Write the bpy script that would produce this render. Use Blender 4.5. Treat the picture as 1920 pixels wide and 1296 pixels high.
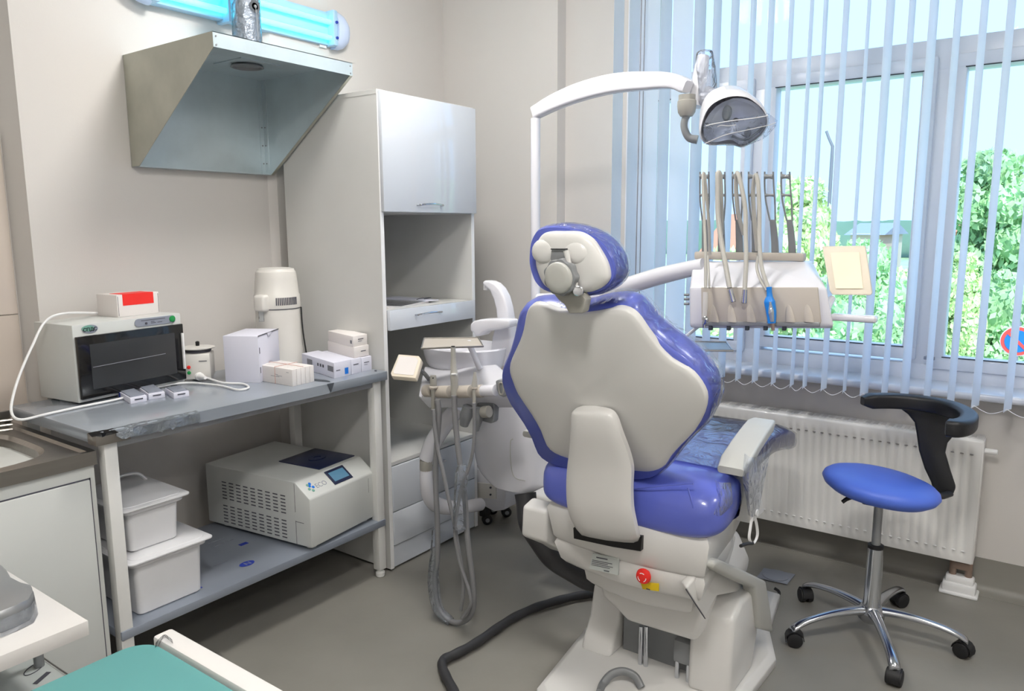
import bpy, bmesh, math, random
from mathutils import Vector, Matrix, Euler
from math import sin, cos, pi, radians, atan2, hypot

# ------------------------------------------------------------------ scene reset
for o in list(bpy.data.objects):
    bpy.data.objects.remove(o)
scn = bpy.context.scene
COL = scn.collection
random.seed(7)

# ------------------------------------------------------------------ camera (solved from the room's three vanishing points)
F_PX = 1409.44
YAW, PITCH, ROLL = radians(35.9436), radians(8.8236), radians(-0.26844)
CAM = Vector((0, 0, 1.5))
_f = Vector((cos(PITCH) * cos(YAW), cos(PITCH) * sin(YAW), -sin(PITCH)))
_r0 = Vector((sin(YAW), -cos(YAW), 0.0))
_u0 = _r0.cross(_f)
_r = _r0 * cos(ROLL) + _u0 * sin(ROLL)
_u = _u0 * cos(ROLL) - _r0 * sin(ROLL)
cam_data = bpy.data.cameras.new('camera')
cam = bpy.data.objects.new('camera', cam_data)
COL.objects.link(cam)
cam_data.sensor_width = 36.0
cam_data.lens = 36.0 * F_PX / 1920.0
cam_data.clip_start = 0.05
cam_data.clip_end = 500
cam.matrix_world = Matrix(((_r.x, _u.x, -_f.x, CAM.x), (_r.y, _u.y, -_f.y, CAM.y), (_r.z, _u.z, -_f.z, CAM.z), (0, 0, 0, 1)))
scn.camera = cam

scn.view_settings.view_transform = 'Standard'
scn.view_settings.look = 'None'
scn.view_settings.gamma = 1
scn.view_settings.use_curve_mapping = False
scn.view_settings.exposure = 0.0

# ------------------------------------------------------------------ world sky
SKY_STRENGTH = 3.9
world = bpy.data.worlds.new('sky')
scn.world = world
world.use_nodes = True
nt = world.node_tree
nt.nodes.clear()
tc = nt.nodes.new('ShaderNodeTexCoord')
sep = nt.nodes.new('ShaderNodeSeparateXYZ')
ramp = nt.nodes.new('ShaderNodeValToRGB')
ramp.color_ramp.elements[0].position = 0.0
ramp.color_ramp.elements[0].color = (0.25, 0.34, 0.45, 1)
ramp.color_ramp.elements[1].position = 0.45
ramp.color_ramp.elements[1].color = (0.20, 0.345, 0.56, 1)
cl = nt.nodes.new('ShaderNodeTexNoise')
cl.inputs['Scale'].default_value = 2.2
cl.inputs['Detail'].default_value = 4
clr = nt.nodes.new('ShaderNodeValToRGB')
clr.color_ramp.elements[0].position = 0.42
clr.color_ramp.elements[1].position = 0.72
mixc = nt.nodes.new('ShaderNodeMix')
mixc.data_type = 'RGBA'
mixc.inputs['B'].default_value = (0.24, 0.34, 0.50, 1)
bg = nt.nodes.new('ShaderNodeBackground')
bg.inputs['Strength'].default_value = SKY_STRENGTH
wo = nt.nodes.new('ShaderNodeOutputWorld')
nt.links.new(tc.outputs['Generated'], sep.inputs[0])
nt.links.new(sep.outputs['Z'], ramp.inputs['Fac'])
nt.links.new(tc.outputs['Generated'], cl.inputs['Vector'])
nt.links.new(cl.outputs['Fac'], clr.inputs['Fac'])
nt.links.new(clr.outputs['Color'], mixc.inputs['Factor'])
nt.links.new(ramp.outputs['Color'], mixc.inputs['A'])
nt.links.new(mixc.outputs['Result'], bg.inputs['Color'])
nt.links.new(bg.outputs[0], wo.inputs['Surface'])

# sun: high behind the building, it lights the trees across the street and never enters the room
sun_d = bpy.data.lights.new('sun', 'SUN')
sun_d.energy = 4
sun_d.angle = radians(2)
sun_d.color = (1.0, 0.97, 0.9)
sun = bpy.data.objects.new('sun', sun_d)
COL.objects.link(sun)
sun.rotation_euler = Vector((0.75, 0.35, -0.62)).to_track_quat('-Z', 'Y').to_euler()

# ceiling domes of the room: their opal shades give off the light (built with the setting below)
CEIL = 3.0
DOMES = [(1.95, 1.75), (0.15, 0.25), (1.9, -0.9), (0.1, -1.6)]
DOME_STRENGTH = [66, 86, 36, 42]
# daylight portal in the window opening: helps the renderer find the sky
pd = bpy.data.lights.new('window_portal', 'AREA')
pd.shape = 'RECTANGLE'
pd.size = 3.2
pd.size_y = 2.0
pd.cycles.is_portal = True
po = bpy.data.objects.new('window_portal', pd)
po.location = (3.80, 0.24, 1.8)
po.rotation_euler = Vector((-1, 0, 0)).to_track_quat('-Z', 'Z').to_euler()
COL.objects.link(po)

# ------------------------------------------------------------------ measuring: a ray through a spot of the photograph met with a real plane of the room
def ray(px, py):
    return _f + _r * ((px - 960) / F_PX) - _u * ((py - 648) / F_PX)
def W(px, py, X=None, Y=None, Z=None):
    d = ray(px, py)
    i, v = (0, X) if X is not None else ((1, Y) if Y is not None else (2, Z))
    return CAM + d * ((v - CAM[i]) / d[i])
def WP(px, py, p0, n):
    d = ray(px, py)
    n = Vector(n)
    return CAM + d * ((Vector(p0) - CAM).dot(n) / d.dot(n))
def trace(pts, **k):
    return [W(x, y, **k) for x, y in pts]
def traceP(pts, p0, n):
    return [WP(x, y, p0, n) for x, y in pts]

# ------------------------------------------------------------------ materials
def lin(c):
    return tuple(((v / 12.92) if v <= 0.04045 else ((v + 0.055) / 1.055) ** 2.4) for v in c)
def mat(name, srgb, rough=0.5, metal=0.0, coat=0.0, var=0.03, vscale=6.0, bump=0.0, bscale=60.0, spec=0.5, trans=0.0, emit=None, estr=0.0, aniso_stretch=None):
    m = bpy.data.materials.new(name)
    m.use_nodes = True
    t = m.node_tree
    b = t.nodes['Principled BSDF']
    c = lin(srgb)
    b.inputs['Roughness'].default_value = rough
    b.inputs['Metallic'].default_value = metal
    b.inputs['Coat Weight'].default_value = coat
    b.inputs['Coat Roughness'].default_value = 0.05
    b.inputs['Specular IOR Level'].default_value = spec
    b.inputs['Transmission Weight'].default_value = trans
    co = t.nodes.new('ShaderNodeTexCoord')
    mp = t.nodes.new('ShaderNodeMapping')
    if aniso_stretch:
        mp.inputs['Scale'].default_value = aniso_stretch
    t.links.new(co.outputs['Object'], mp.inputs['Vector'])
    n = t.nodes.new('ShaderNodeTexNoise')
    n.inputs['Scale'].default_value = vscale
    n.inputs['Detail'].default_value = 5
    t.links.new(mp.outputs[0], n.inputs['Vector'])
    r = t.nodes.new('ShaderNodeValToRGB')
    r.color_ramp.elements[0].position = 0.3
    r.color_ramp.elements[1].position = 0.7
    r.color_ramp.elements[0].color = (*[max(0, v * (1 - var)) for v in c], 1)
    r.color_ramp.elements[1].color = (*[min(1, v * (1 + var)) for v in c], 1)
    t.links.new(n.outputs['Fac'], r.inputs['Fac'])
    t.links.new(r.outputs['Color'], b.inputs['Base Color'])
    if bump:
        n2 = t.nodes.new('ShaderNodeTexNoise')
        n2.inputs['Scale'].default_value = bscale
        n2.inputs['Detail'].default_value = 3
        t.links.new(mp.outputs[0], n2.inputs['Vector'])
        bp = t.nodes.new('ShaderNodeBump')
        bp.inputs['Strength'].default_value = bump
        bp.inputs['Distance'].default_value = 0.01
        t.links.new(n2.outputs['Fac'], bp.inputs['Height'])
        t.links.new(bp.outputs[0], b.inputs['Normal'])
    if emit:
        b.inputs['Emission Color'].default_value = (*lin(emit), 1)
        b.inputs['Emission Strength'].default_value = estr
    return m
def film_mat(name, tint, diff=0.05, gloss=0.25, bump=0.6, bscale=14, rough=0.12, fres=True):
    m = bpy.data.materials.new(name)
    m.use_nodes = True
    t = m.node_tree
    t.nodes.clear()
    out = t.nodes.new('ShaderNodeOutputMaterial')
    tr = t.nodes.new('ShaderNodeBsdfTransparent')
    tr.inputs['Color'].default_value = (*lin(tint), 1)
    gl = t.nodes.new('ShaderNodeBsdfGlossy')
    gl.inputs['Roughness'].default_value = rough
    df = t.nodes.new('ShaderNodeBsdfDiffuse')
    df.inputs['Color'].default_value = (0.85, 0.9, 0.95, 1)
    m1 = t.nodes.new('ShaderNodeMixShader')
    m1.inputs[0].default_value = diff
    m2 = t.nodes.new('ShaderNodeMixShader')
    lw = t.nodes.new('ShaderNodeLayerWeight')
    lw.inputs['Blend'].default_value = gloss
    t.links.new(tr.outputs[0], m1.inputs[1])
    t.links.new(df.outputs[0], m1.inputs[2])
    t.links.new(lw.outputs['Fresnel' if fres else 'Facing'], m2.inputs[0])
    t.links.new(m1.outputs[0], m2.inputs[1])
    t.links.new(gl.outputs[0], m2.inputs[2])
    t.links.new(m2.outputs[0], out.inputs['Surface'])
    if bump:
        co = t.nodes.new('ShaderNodeTexCoord')
        n = t.nodes.new('ShaderNodeTexNoise')
        n.inputs['Scale'].default_value = bscale
        n.inputs['Detail'].default_value = 4
        n.inputs['Distortion'].default_value = 1.5
        bp = t.nodes.new('ShaderNodeBump')
        bp.inputs['Strength'].default_value = bump
        bp.inputs['Distance'].default_value = 0.02
        t.links.new(co.outputs['Object'], n.inputs['Vector'])
        t.links.new(n.outputs['Fac'], bp.inputs['Height'])
        for s in (gl, df, lw):
            t.links.new(bp.outputs[0], s.inputs['Normal'])
    return m
def slat_mat(name, srgb):
    m = bpy.data.materials.new(name)
    m.use_nodes = True
    t = m.node_tree
    t.nodes.clear()
    out = t.nodes.new('ShaderNodeOutputMaterial')
    d = t.nodes.new('ShaderNodeBsdfDiffuse')
    d.inputs['Color'].default_value = (*lin(srgb), 1)
    tl = t.nodes.new('ShaderNodeBsdfTranslucent')
    tl.inputs['Color'].default_value = (*lin(srgb), 1)
    mx = t.nodes.new('ShaderNodeMixShader')
    mx.inputs[0].default_value = 0.66
    co = t.nodes.new('ShaderNodeTexCoord')
    wv = t.nodes.new('ShaderNodeTexNoise')
    wv.inputs['Scale'].default_value = 300
    bp = t.nodes.new('ShaderNodeBump')
    bp.inputs['Strength'].default_value = 0.1
    bp.inputs['Distance'].default_value = 0.002
    t.links.new(co.outputs['Object'], wv.inputs['Vector'])
    t.links.new(wv.outputs['Fac'], bp.inputs['Height'])
    t.links.new(bp.outputs[0], d.inputs['Normal'])
    t.links.new(d.outputs[0], mx.inputs[1])
    t.links.new(tl.outputs[0], mx.inputs[2])
    t.links.new(mx.outputs[0], out.inputs['Surface'])
    return m

M = {}
M['wall'] = mat('warm_wall_paint', (0.82, 0.805, 0.79), 0.75, var=0.012, vscale=1.5, bump=0.03, bscale=180)
M['wall_shade'] = mat('shaded_wall_paint', (0.76, 0.755, 0.76), 0.75, var=0.012, vscale=1.5, bump=0.03, bscale=180)  # unused: wall paint with the bluish shade below the window in its colour
M['tile'] = mat('beige_wall_tile', (0.80, 0.755, 0.715), 0.22, var=0.02, vscale=5, coat=0.2)
M['grout'] = mat('grout', (0.70, 0.67, 0.64), 0.9)
M['floor'] = mat('linoleum', (0.53, 0.52, 0.495), 0.42, var=0.07, vscale=3.5, bump=0.04, bscale=40)
M['ceil'] = mat('ceiling_white', (0.9, 0.89, 0.87), 0.85)
M['pvc'] = mat('white_pvc', (0.88, 0.89, 0.92), 0.3, var=0.01)
M['gasket'] = mat('rubber_gasket', (0.25, 0.27, 0.3), 0.7)
M['slat'] = slat_mat('blind_fabric', (0.955, 0.972, 0.995))
M['bead'] = mat('white_chain', (0.95, 0.95, 0.97), 0.4)
M['rad'] = mat('radiator_enamel', (0.88, 0.875, 0.865), 0.32, var=0.01, coat=0.2)
M['rad_dimple_shade'] = mat('radiator_dimple_shade', (0.52, 0.51, 0.50), 0.6)  # shade of the upper dimples put into the enamel colour
M['copper'] = mat('copper_pipe', (0.60, 0.52, 0.47), 0.4, metal=0.4)
M['lam'] = mat('white_laminate', (0.81, 0.81, 0.80), 0.42, var=0.012)
M['gloss'] = mat('gloss_white_door', (0.79, 0.81, 0.84), 0.06, coat=0.7, var=0.01)
M['edge'] = mat('white_edge_band', (0.9, 0.9, 0.9), 0.35)
M['chrome'] = mat('chrome', (0.82, 0.83, 0.85), 0.12, metal=1.0, var=0.02)
M['alu'] = mat('polished_aluminium', (0.72, 0.73, 0.75), 0.2, metal=1.0, var=0.08, vscale=12)
M['steelgrey'] = mat('grey_steel_tube', (0.62, 0.63, 0.64), 0.35, metal=0.6)
M['galv'] = mat('galvanised_sheet', (0.77, 0.82, 0.84), 0.38, metal=0.45, var=0.09, vscale=5, bump=0.05, bscale=10)
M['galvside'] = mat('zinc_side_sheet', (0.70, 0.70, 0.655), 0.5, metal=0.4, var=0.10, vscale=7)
M['stainless'] = mat('stainless_steel', (0.60, 0.585, 0.565), 0.3, metal=0.95, var=0.06, vscale=30, aniso_stretch=(0.15, 3, 1))
M['tabletop'] = mat('film_covered_steel', (0.63, 0.66, 0.70), 0.2, metal=0.35, var=0.04, vscale=4, bump=0.10, bscale=9)
M['shelf'] = mat('film_covered_shelf', (0.58, 0.61, 0.66), 0.28, metal=0.35, var=0.05, vscale=4, bump=0.10, bscale=9)
M['legwhite'] = mat('white_painted_tube', (0.86, 0.86, 0.85), 0.4)
M['blackp'] = mat('black_plastic', (0.06, 0.06, 0.07), 0.45)
M['blackglass'] = mat('black_glass', (0.045, 0.045, 0.05), 0.12, coat=0.3)
M['smoke'] = mat('smoked_window', (0.19, 0.195, 0.20), 0.25, coat=0.15, var=0.1)
M['devwhite'] = mat('device_white', (0.79, 0.80, 0.79), 0.38, var=0.012)
M['card'] = mat('white_card', (0.88, 0.86, 0.85), 0.7, var=0.012)
M['cardblue'] = mat('cool_white_card', (0.84, 0.84, 0.89), 0.65, var=0.012)
M['red'] = mat('red_print', (0.92, 0.17, 0.14), 0.5)
M['blueprint'] = mat('blue_print', (0.05, 0.46, 0.85), 0.5)
M['darkblue'] = mat('dark_blue_print', (0.13, 0.22, 0.62), 0.5)
M['greyprint'] = mat('grey_print', (0.50, 0.50, 0.53), 0.6)
M['ink'] = mat('ink', (0.28, 0.28, 0.32), 0.6)
M['green'] = mat('green_button', (0.08, 0.55, 0.27), 0.3)
M['tealprint'] = mat('teal_print', (0.45, 0.64, 0.58), 0.4)
M['panelgrey'] = mat('grey_panel', (0.55, 0.57, 0.62), 0.35)
M['ivory'] = mat('ivory_plastic', (0.83, 0.82, 0.80), 0.35)
M['tub'] = mat('white_tub_plastic', (0.87, 0.87, 0.88), 0.33)
M['navy'] = mat('navy_plastic', (0.12, 0.15, 0.27), 0.35)
M['screen'] = mat('touch_screen', (0.30, 0.45, 0.55), 0.15, emit=(0.35, 0.52, 0.62), estr=0.25)
M['chairshell'] = mat('chair_shell', (0.845, 0.84, 0.83), 0.38, var=0.01)
M['chairwhite'] = mat('chair_white_plastic', (0.85, 0.845, 0.835), 0.3, var=0.01, coat=0.2)
M['unitwhite'] = mat('unit_white_plastic', (0.85, 0.85, 0.875), 0.25, coat=0.3, var=0.01)
M['vinyl'] = mat('blue_vinyl', (0.36, 0.41, 0.76), 0.3, coat=0.35, var=0.04, vscale=5, bump=0.06, bscale=12)
M['vinylstool'] = mat('stool_blue_vinyl', (0.33, 0.46, 0.88), 0.42, var=0.03)
M['grey'] = mat('warm_grey_plastic', (0.62, 0.61, 0.58), 0.4)
M['greyd'] = mat('mid_grey_plastic', (0.52, 0.53, 0.54), 0.4)
M['beige'] = mat('beige_plastic', (0.72, 0.69, 0.65), 0.42)
M['armpad'] = mat('grey_armrest', (0.72, 0.72, 0.70), 0.45)
M['hose'] = mat('grey_hose', (0.70, 0.69, 0.66), 0.45)
M['hosed'] = mat('dark_grey_hose', (0.50, 0.50, 0.51), 0.45)
M['corr'] = mat('black_corrugated', (0.20, 0.20, 0.21), 0.5)
M['yellow'] = mat('yellow_label', (0.88, 0.76, 0.10), 0.5)
M['label'] = mat('label_silver', (0.74, 0.76, 0.75), 0.4)
M['rubber'] = mat('black_rubber', (0.10, 0.10, 0.11), 0.55)
M['pu'] = mat('black_polyurethane', (0.09, 0.095, 0.11), 0.42, bump=0.04, bscale=200)
M['cream'] = mat('cream_pad', (0.88, 0.84, 0.77), 0.5)
M['bluegrip'] = mat('blue_grip', (0.12, 0.52, 0.87), 0.35)
M['teal'] = mat('turquoise_vinyl', (0.34, 0.585, 0.58), 0.5, var=0.015)
M['couchwhite'] = mat('couch_white', (0.86, 0.85, 0.84), 0.45)
M['mirror'] = mat('lamp_reflector', (0.90, 0.90, 0.92), 0.3, metal=0.35, var=0.1, vscale=20)
M['uvtube'] = mat('uv_tube', (0.6, 0.97, 1.0), 0.4, emit=(0.22, 0.86, 1.0), estr=5.0)
M['uvhouse'] = mat('uv_housing', (0.66, 0.80, 0.90), 0.3)
M['frost'] = mat('frosted_cap', (0.80, 0.86, 0.97), 0.35)
M['film'] = film_mat('plastic_film', (0.97, 0.98, 1.0), 0.05, 0.22, 1.0, 22)
M['filmseat'] = film_mat('seat_protective_film', (0.97, 0.985, 1.0), 0.05, 0.48, 0.4, 9, rough=.08)
M['filmlight'] = film_mat('clear_film', (0.98, 0.99, 1.0), 0.03, 0.12, 0.5, 12)
M['filmbag'] = film_mat('film_bag', (0.97, 0.98, 1.0), 0.10, 0.25, 1.0, 16)
M['glass'] = film_mat('window_glass', (0.97, 0.99, 1.0), 0.0, 0.08, 0.0, 1, rough=0.0)
M['foil'] = mat('crumpled_foil', (0.72, 0.75, 0.78), 0.2, metal=0.6, bump=0.6, bscale=50)
M['leaf1'] = mat('leaf_light', (0.84, 0.92, 0.68), 0.7, var=0.2, vscale=1.2)  # haze and window glow put into the three leaf colours as paleness
M['leaf2'] = mat('leaf_mid', (0.74, 0.87, 0.66), 0.7, var=0.2, vscale=1.2)
M['leaf3'] = mat('leaf_dark', (0.68, 0.80, 0.68), 0.7, var=0.2, vscale=1.2)
M['bark'] = mat('bark', (0.42, 0.36, 0.3), 0.9)
M['grass'] = mat('grass', (0.74, 0.82, 0.66), 0.9, var=0.2, vscale=0.4)
M['housew'] = mat('house_wall', (0.85, 0.80, 0.72), 0.9)
M['roofo'] = mat('orange_roof', (0.85, 0.58, 0.45), 0.8)
M['roofg'] = mat('grey_roof', (0.62, 0.66, 0.72), 0.8)
M['far_haze'] = mat('far_trees_hazed', (0.74, 0.82, 0.84), 0.95, var=0.2, vscale=0.05)  # bluish horizon haze put into the tree line's colour
M['signr'] = mat('sign_red', (0.92, 0.30, 0.26), 0.4)
M['signb'] = mat('sign_blue', (0.10, 0.45, 0.80), 0.4)
M['signw'] = mat('sign_white', (0.95, 0.95, 0.95), 0.4)

# ------------------------------------------------------------------ mesh helpers
def link(name, me, m, parent=None):
    o = bpy.data.objects.new(name, me)
    COL.objects.link(o)
    if m is not None:
        me.materials.append(M[m] if isinstance(m, str) else m)
    if parent is not None:
        o.parent = parent
    return o
def fin(name, bm, m, parent=None, smooth=True, angle=35, local=False):
    """bmesh (world coordinates unless local) -> object; parented parts are moved into the parent's frame"""
    if parent is not None and not local:
        bmesh.ops.transform(bm, matrix=wm(parent).inverted(), verts=bm.verts)
    bmesh.ops.recalc_face_normals(bm, faces=bm.faces)
    me = bpy.data.meshes.new(name)
    bm.to_mesh(me)
    bm.free()
    if smooth:
        for p in me.polygons:
            p.use_smooth = True
        me.set_sharp_from_angle(angle=radians(angle))
    return link(name, me, m, parent)
def wm(o):
    m = o.matrix_basis.copy()
    if o.parent:
        m = wm(o.parent) @ m
    return m
def thing(name, label, cat, loc=(0, 0, 0), rz=0.0, group=None):
    o = bpy.data.objects.new(name, None)
    o.empty_display_size = 0.05
    COL.objects.link(o)
    o.location = loc
    o.rotation_euler = (0, 0, rz)
    o['label'] = label
    o['category'] = cat
    if group:
        o['group'] = group
    return o
def tag(o, label, cat, group=None):
    o['label'] = label
    o['category'] = cat
    if group:
        o['group'] = group
    return o
def struct(o):
    o['kind'] = 'structure'
    return o
def bevel(bm, off, seg=2, ang=30):
    if off <= 0:
        return bm
    es = [e for e in bm.edges if len(e.link_faces) == 2 and e.calc_face_angle(0) > radians(ang)]
    if es:
        bmesh.ops.bevel(bm, geom=es, offset=off, segments=seg, profile=0.5, affect='EDGES', clamp_overlap=True)
    return bm
def B():
    return bmesh.new()
def box(bm, x0, x1, y0, y1, z0, z1, bv=0.0, seg=2):
    t = bmesh.new()
    bmesh.ops.create_cube(t, size=1)
    bmesh.ops.scale(t, vec=(abs(x1 - x0), abs(y1 - y0), abs(z1 - z0)), verts=t.verts)
    bmesh.ops.translate(t, vec=((x0 + x1) / 2, (y0 + y1) / 2, (z0 + z1) / 2), verts=t.verts)
    bevel(t, bv, seg)
    return add(bm, t)
def add(bm, t):
    me = bpy.data.meshes.new('tmp')
    t.to_mesh(me)
    t.free()
    bm.from_mesh(me)
    bpy.data.meshes.remove(me)
    return bm
def loft(loops, caps=True, closed=True, bv=0.0, seg=2, bm=None):
    """loops: list of equally long lists of points"""
    t = bmesh.new()
    vs = [[t.verts.new(Vector(p)) for p in l] for l in loops]
    n = len(loops[0])
    for a, b in zip(vs, vs[1:]):
        for i in range(n if closed else n - 1):
            j = (i + 1) % n
            t.faces.new((a[i], a[j], b[j], b[i]))
    if caps and closed:
        t.faces.new(vs[0][::-1])
        t.faces.new(vs[-1])
    bmesh.ops.recalc_face_normals(t, faces=t.faces)
    bevel(t, bv, seg)
    if bm is None:
        return t
    return add(bm, t)
def prism(pts, off, bv=0.0, seg=2, bm=None):
    off = Vector(off)
    return loft([[Vector(p) for p in pts], [Vector(p) + off for p in pts]], bv=bv, seg=seg, bm=bm)
def catmull(pts, sub=8, closed=False):
    P = [Vector(p) for p in pts]
    out = []
    n = len(P)
    rng = n if closed else n - 1
    for i in range(rng):
        p0 = P[(i - 1) % n] if (closed or i > 0) else P[0] * 2 - P[1]
        p1 = P[i]
        p2 = P[(i + 1) % n]
        p3 = P[(i + 2) % n] if (closed or i + 2 < n) else P[-1] * 2 - P[-2]
        for k in range(sub):
            t = k / sub
            out.append(0.5 * ((2 * p1) + (p2 - p0) * t + (2 * p0 - 5 * p1 + 4 * p2 - p3) * t * t + (3 * p1 - p0 - 3 * p2 + p3) * t ** 3))
    if not closed:
        out.append(P[-1])
    return out
def tube(pts, r, seg=10, sub=6, closed=False, smooth=True, bm=None, flat=1.0, up=None):
    P = catmull(pts, sub, closed) if smooth and len(pts) > 2 else [Vector(p) for p in pts]
    n = len(P)
    if callable(r):
        R = [r(i / (n - 1)) for i in range(n)]
    elif isinstance(r, (list, tuple)):
        R = []
        for i in range(n):
            f = i / (n - 1) * (len(r) - 1)
            k = min(int(f), len(r) - 2)
            R.append(r[k] + (r[k + 1] - r[k]) * (f - k))
    else:
        R = [r] * n
    loops = []
    prev = None
    for i, p in enumerate(P):
        if closed:
            t = (P[(i + 1) % n] - P[i - 1]).normalized()
        else:
            t = (P[min(i + 1, n - 1)] - P[max(i - 1, 0)]).normalized()
        if prev is None:
            a = Vector(up) if up else (Vector((0, 0, 1)) if abs(t.z) < 0.9 else Vector((1, 0, 0)))
            nrm = (a - t * a.dot(t)).normalized()
        else:
            nrm = (prev - t * prev.dot(t)).normalized()
        prev = nrm
        bi = t.cross(nrm)
        loops.append([p + (nrm * cos(2 * pi * k / seg) * flat + bi * sin(2 * pi * k / seg)) * R[i] for k in range(seg)])
    if closed:
        loops.append(loops[0])
        return loft(loops, caps=False, bm=bm)
    return loft(loops, bm=bm)
def lathe(prof, c=(0, 0, 0), seg=32, axis='Z', sx=1, sy=1, bm=None, rot=None):
    """prof: (r, z) from bottom to top"""
    loops = []
    c = Vector(c)
    for r, z in prof:
        l = []
        for k in range(seg):
            a = 2 * pi * k / seg
            v = Vector((r * cos(a) * sx, r * sin(a) * sy, z))
            if axis == 'X':
                v = Vector((v.z, v.x, v.y))
            elif axis == 'Y':
                v = Vector((v.x, v.z, v.y))
            if rot is not None:
                v = rot @ v
            l.append(c + v)
        loops.append(l)
    return loft(loops, bm=bm)
def cyl(p0, p1, r, seg=16, bm=None, bv=0.0, r2=None):
    p0, p1 = Vector(p0), Vector(p1)
    t = (p1 - p0).normalized()
    a = Vector((0, 0, 1)) if abs(t.z) < 0.9 else Vector((1, 0, 0))
    nrm = (a - t * a.dot(t)).normalized()
    bi = t.cross(nrm)
    r2 = r if r2 is None else r2
    L = [[p + (nrm * cos(2 * pi * k / seg) + bi * sin(2 * pi * k / seg)) * rr for k in range(seg)] for p, rr in ((p0, r), (p1, r2))]
    return loft(L, bv=bv, bm=bm)
def rrect(hx, hy, r, n=5):
    pts = []
    for cx, cy, a0 in ((hx - r, hy - r, 0), (-hx + r, hy - r, 90), (-hx + r, -hy + r, 180), (hx - r, -hy + r, 270)):
        for k in range(n + 1):
            a = radians(a0 + 90 * k / n)
            pts.append((cx + r * cos(a), cy + r * sin(a)))
    return pts
def oriented(p0, ux, uy, pts2):
    p0, ux, uy = Vector(p0), Vector(ux), Vector(uy)
    return [p0 + ux * a + uy * b for a, b in pts2]
def text(name, s, m, parent, p0, ux, uy, h, depth=0.0006, local=False, align='LEFT'):
    cu = bpy.data.curves.new('txt', 'FONT')
    cu.body = s
    cu.size = h
    cu.extrude = depth
    cu.align_x = align
    ob = bpy.data.objects.new('txt', cu)
    COL.objects.link(ob)
    dg = bpy.context.evaluated_depsgraph_get()
    me = bpy.data.meshes.new_from_object(ob.evaluated_get(dg))
    bpy.data.objects.remove(ob)
    bpy.data.curves.remove(cu)
    ux, uy = Vector(ux).normalized(), Vector(uy).normalized()
    uz = ux.cross(uy)
    mt = Matrix(((ux.x, uy.x, uz.x, p0[0]), (ux.y, uy.y, uz.y, p0[1]), (ux.z, uy.z, uz.z, p0[2]), (0, 0, 0, 1)))
    me.materials.clear()
    if parent is not None and not local:
        mt = wm(parent).inverted() @ mt
    me.transform(mt)
    return link(name, me, m, parent)
def patch(name, m, parent, p0, ux, uy, w, h, t=0.0008, local=False):
    """thin flat print of size w x h starting at p0"""
    ux, uy = Vector(ux).normalized(), Vector(uy).normalized()
    n = ux.cross(uy)
    p0 = Vector(p0)
    pts = [p0, p0 + ux * w, p0 + ux * w + uy * h, p0 + uy * h]
    return fin(name, prism(pts, n * t), m, parent, smooth=False, local=local)

XW, XP = 3.52, 3.44            # window wall face, pier face
YL, YL2, YT = 3.0, 2.97, 3.09  # left wall, its right stretch, tiled stretch
YN, XN = -2.6, -1.3            # walls behind the camera

# ================================================================== SETTING
struct(fin('floor', box(B(), XN - .1, 3.95, YN - .1, 3.2, -0.1, 0), 'floor', smooth=False))
struct(fin('ceiling', box(B(), XN - .1, 3.95, YN - .1, 3.2, CEIL, CEIL + .1), 'ceil', smooth=False))
# left wall: tiled stretch set back, painted stretch, slightly prouder stretch behind the tall cabinet
xs0 = W(29, 520, Y=YT).x
xs1 = 2.216
struct(fin('wall_left', prism([(XN - .1, YT, 0), (xs0, YT, 0), (xs0 + .03, YL, 0), (xs1, YL, 0), (xs1 + .03, YL2, 0), (3.6, YL2, 0), (3.6, 3.3, 0), (XN - .1, 3.3, 0)], (0, 0, CEIL), bv=0.0), 'wall', smooth=False))
wl = bpy.data.objects['wall_left']
ztop = W(4, 257, Y=YT - .01).z
tj = W(30, 591, Y=YT - .01).z
tile_h = ztop - tj - .002
zz = ztop
cols = [xs0 - .006 - .6 * k for k in range(4)]
while zz > 0.02:
    z0 = max(zz - tile_h, 0.0)
    for k in range(3):
        fin('tile', box(B(), cols[k + 1] + .003, cols[k], YT - .009, YT, z0 + .002, zz - .001, bv=.0015, seg=1), 'tile', wl)
    zz -= tile_h
# window wall with its opening, and the shallow pier in the corner
OY0, OY1, OZ0, OZ1 = -1.35, 1.83, 0.83, 2.72
bm = B()
box(bm, XW, 3.92, YN, 3.1, 0, OZ0)
box(bm, XW, 3.92, YN, 3.1, OZ1, CEIL)
box(bm, XW, 3.92, OY1, 3.1, OZ0, OZ1)
box(bm, XW, 3.92, YN, OY0, OZ0, OZ1)
struct(fin('wall_back', bm, 'wall', smooth=False))
ypier = W(1045, 200, X=XP).y
struct(fin('trim_1', box(B(), XP, XW, ypier, YL2, 0, CEIL), 'wall', smooth=False))['label'] = 'shallow pier in the corner of the window wall'
struct(fin('wall_right', box(B(), XN - .1, 3.95, YN - .1, YN, 0, CEIL), 'wall', smooth=False))
struct(fin('wall_front', box(B(), XN - .1, XN, YN, 3.2, 0, CEIL), 'wall', smooth=False))
# linoleum cove turned up the walls
def cove(name, a, b, n, h=0.145):
    a, b, n = Vector(a), Vector(b), Vector(n)
    prof = [(0.0, h), (0.004, h), (0.004, .035), (.012, .016), (.03, .004), (.055, 0.0015), (.055, 0), (0, 0)]
    L = [[p + n * d + Vector((0, 0, z)) for d, z in prof] for p in (a, b)]
    return struct(fin(name, loft(L), 'floor'))
cove('baseboard_back', (XW, YN, 0), (XW, ypier, 0), (-1, 0, 0))
cove('baseboard_pier', (XP, ypier - .004, 0), (XP, YL2, 0), (-1, 0, 0))
cove('baseboard_left', (xs1 + .03, YL2, 0), (XP, YL2, 0), (0, -1, 0))
cove('baseboard_table', (xs0 + .03, YL, 0), (xs1, YL, 0), (0, -1, 0))

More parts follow.
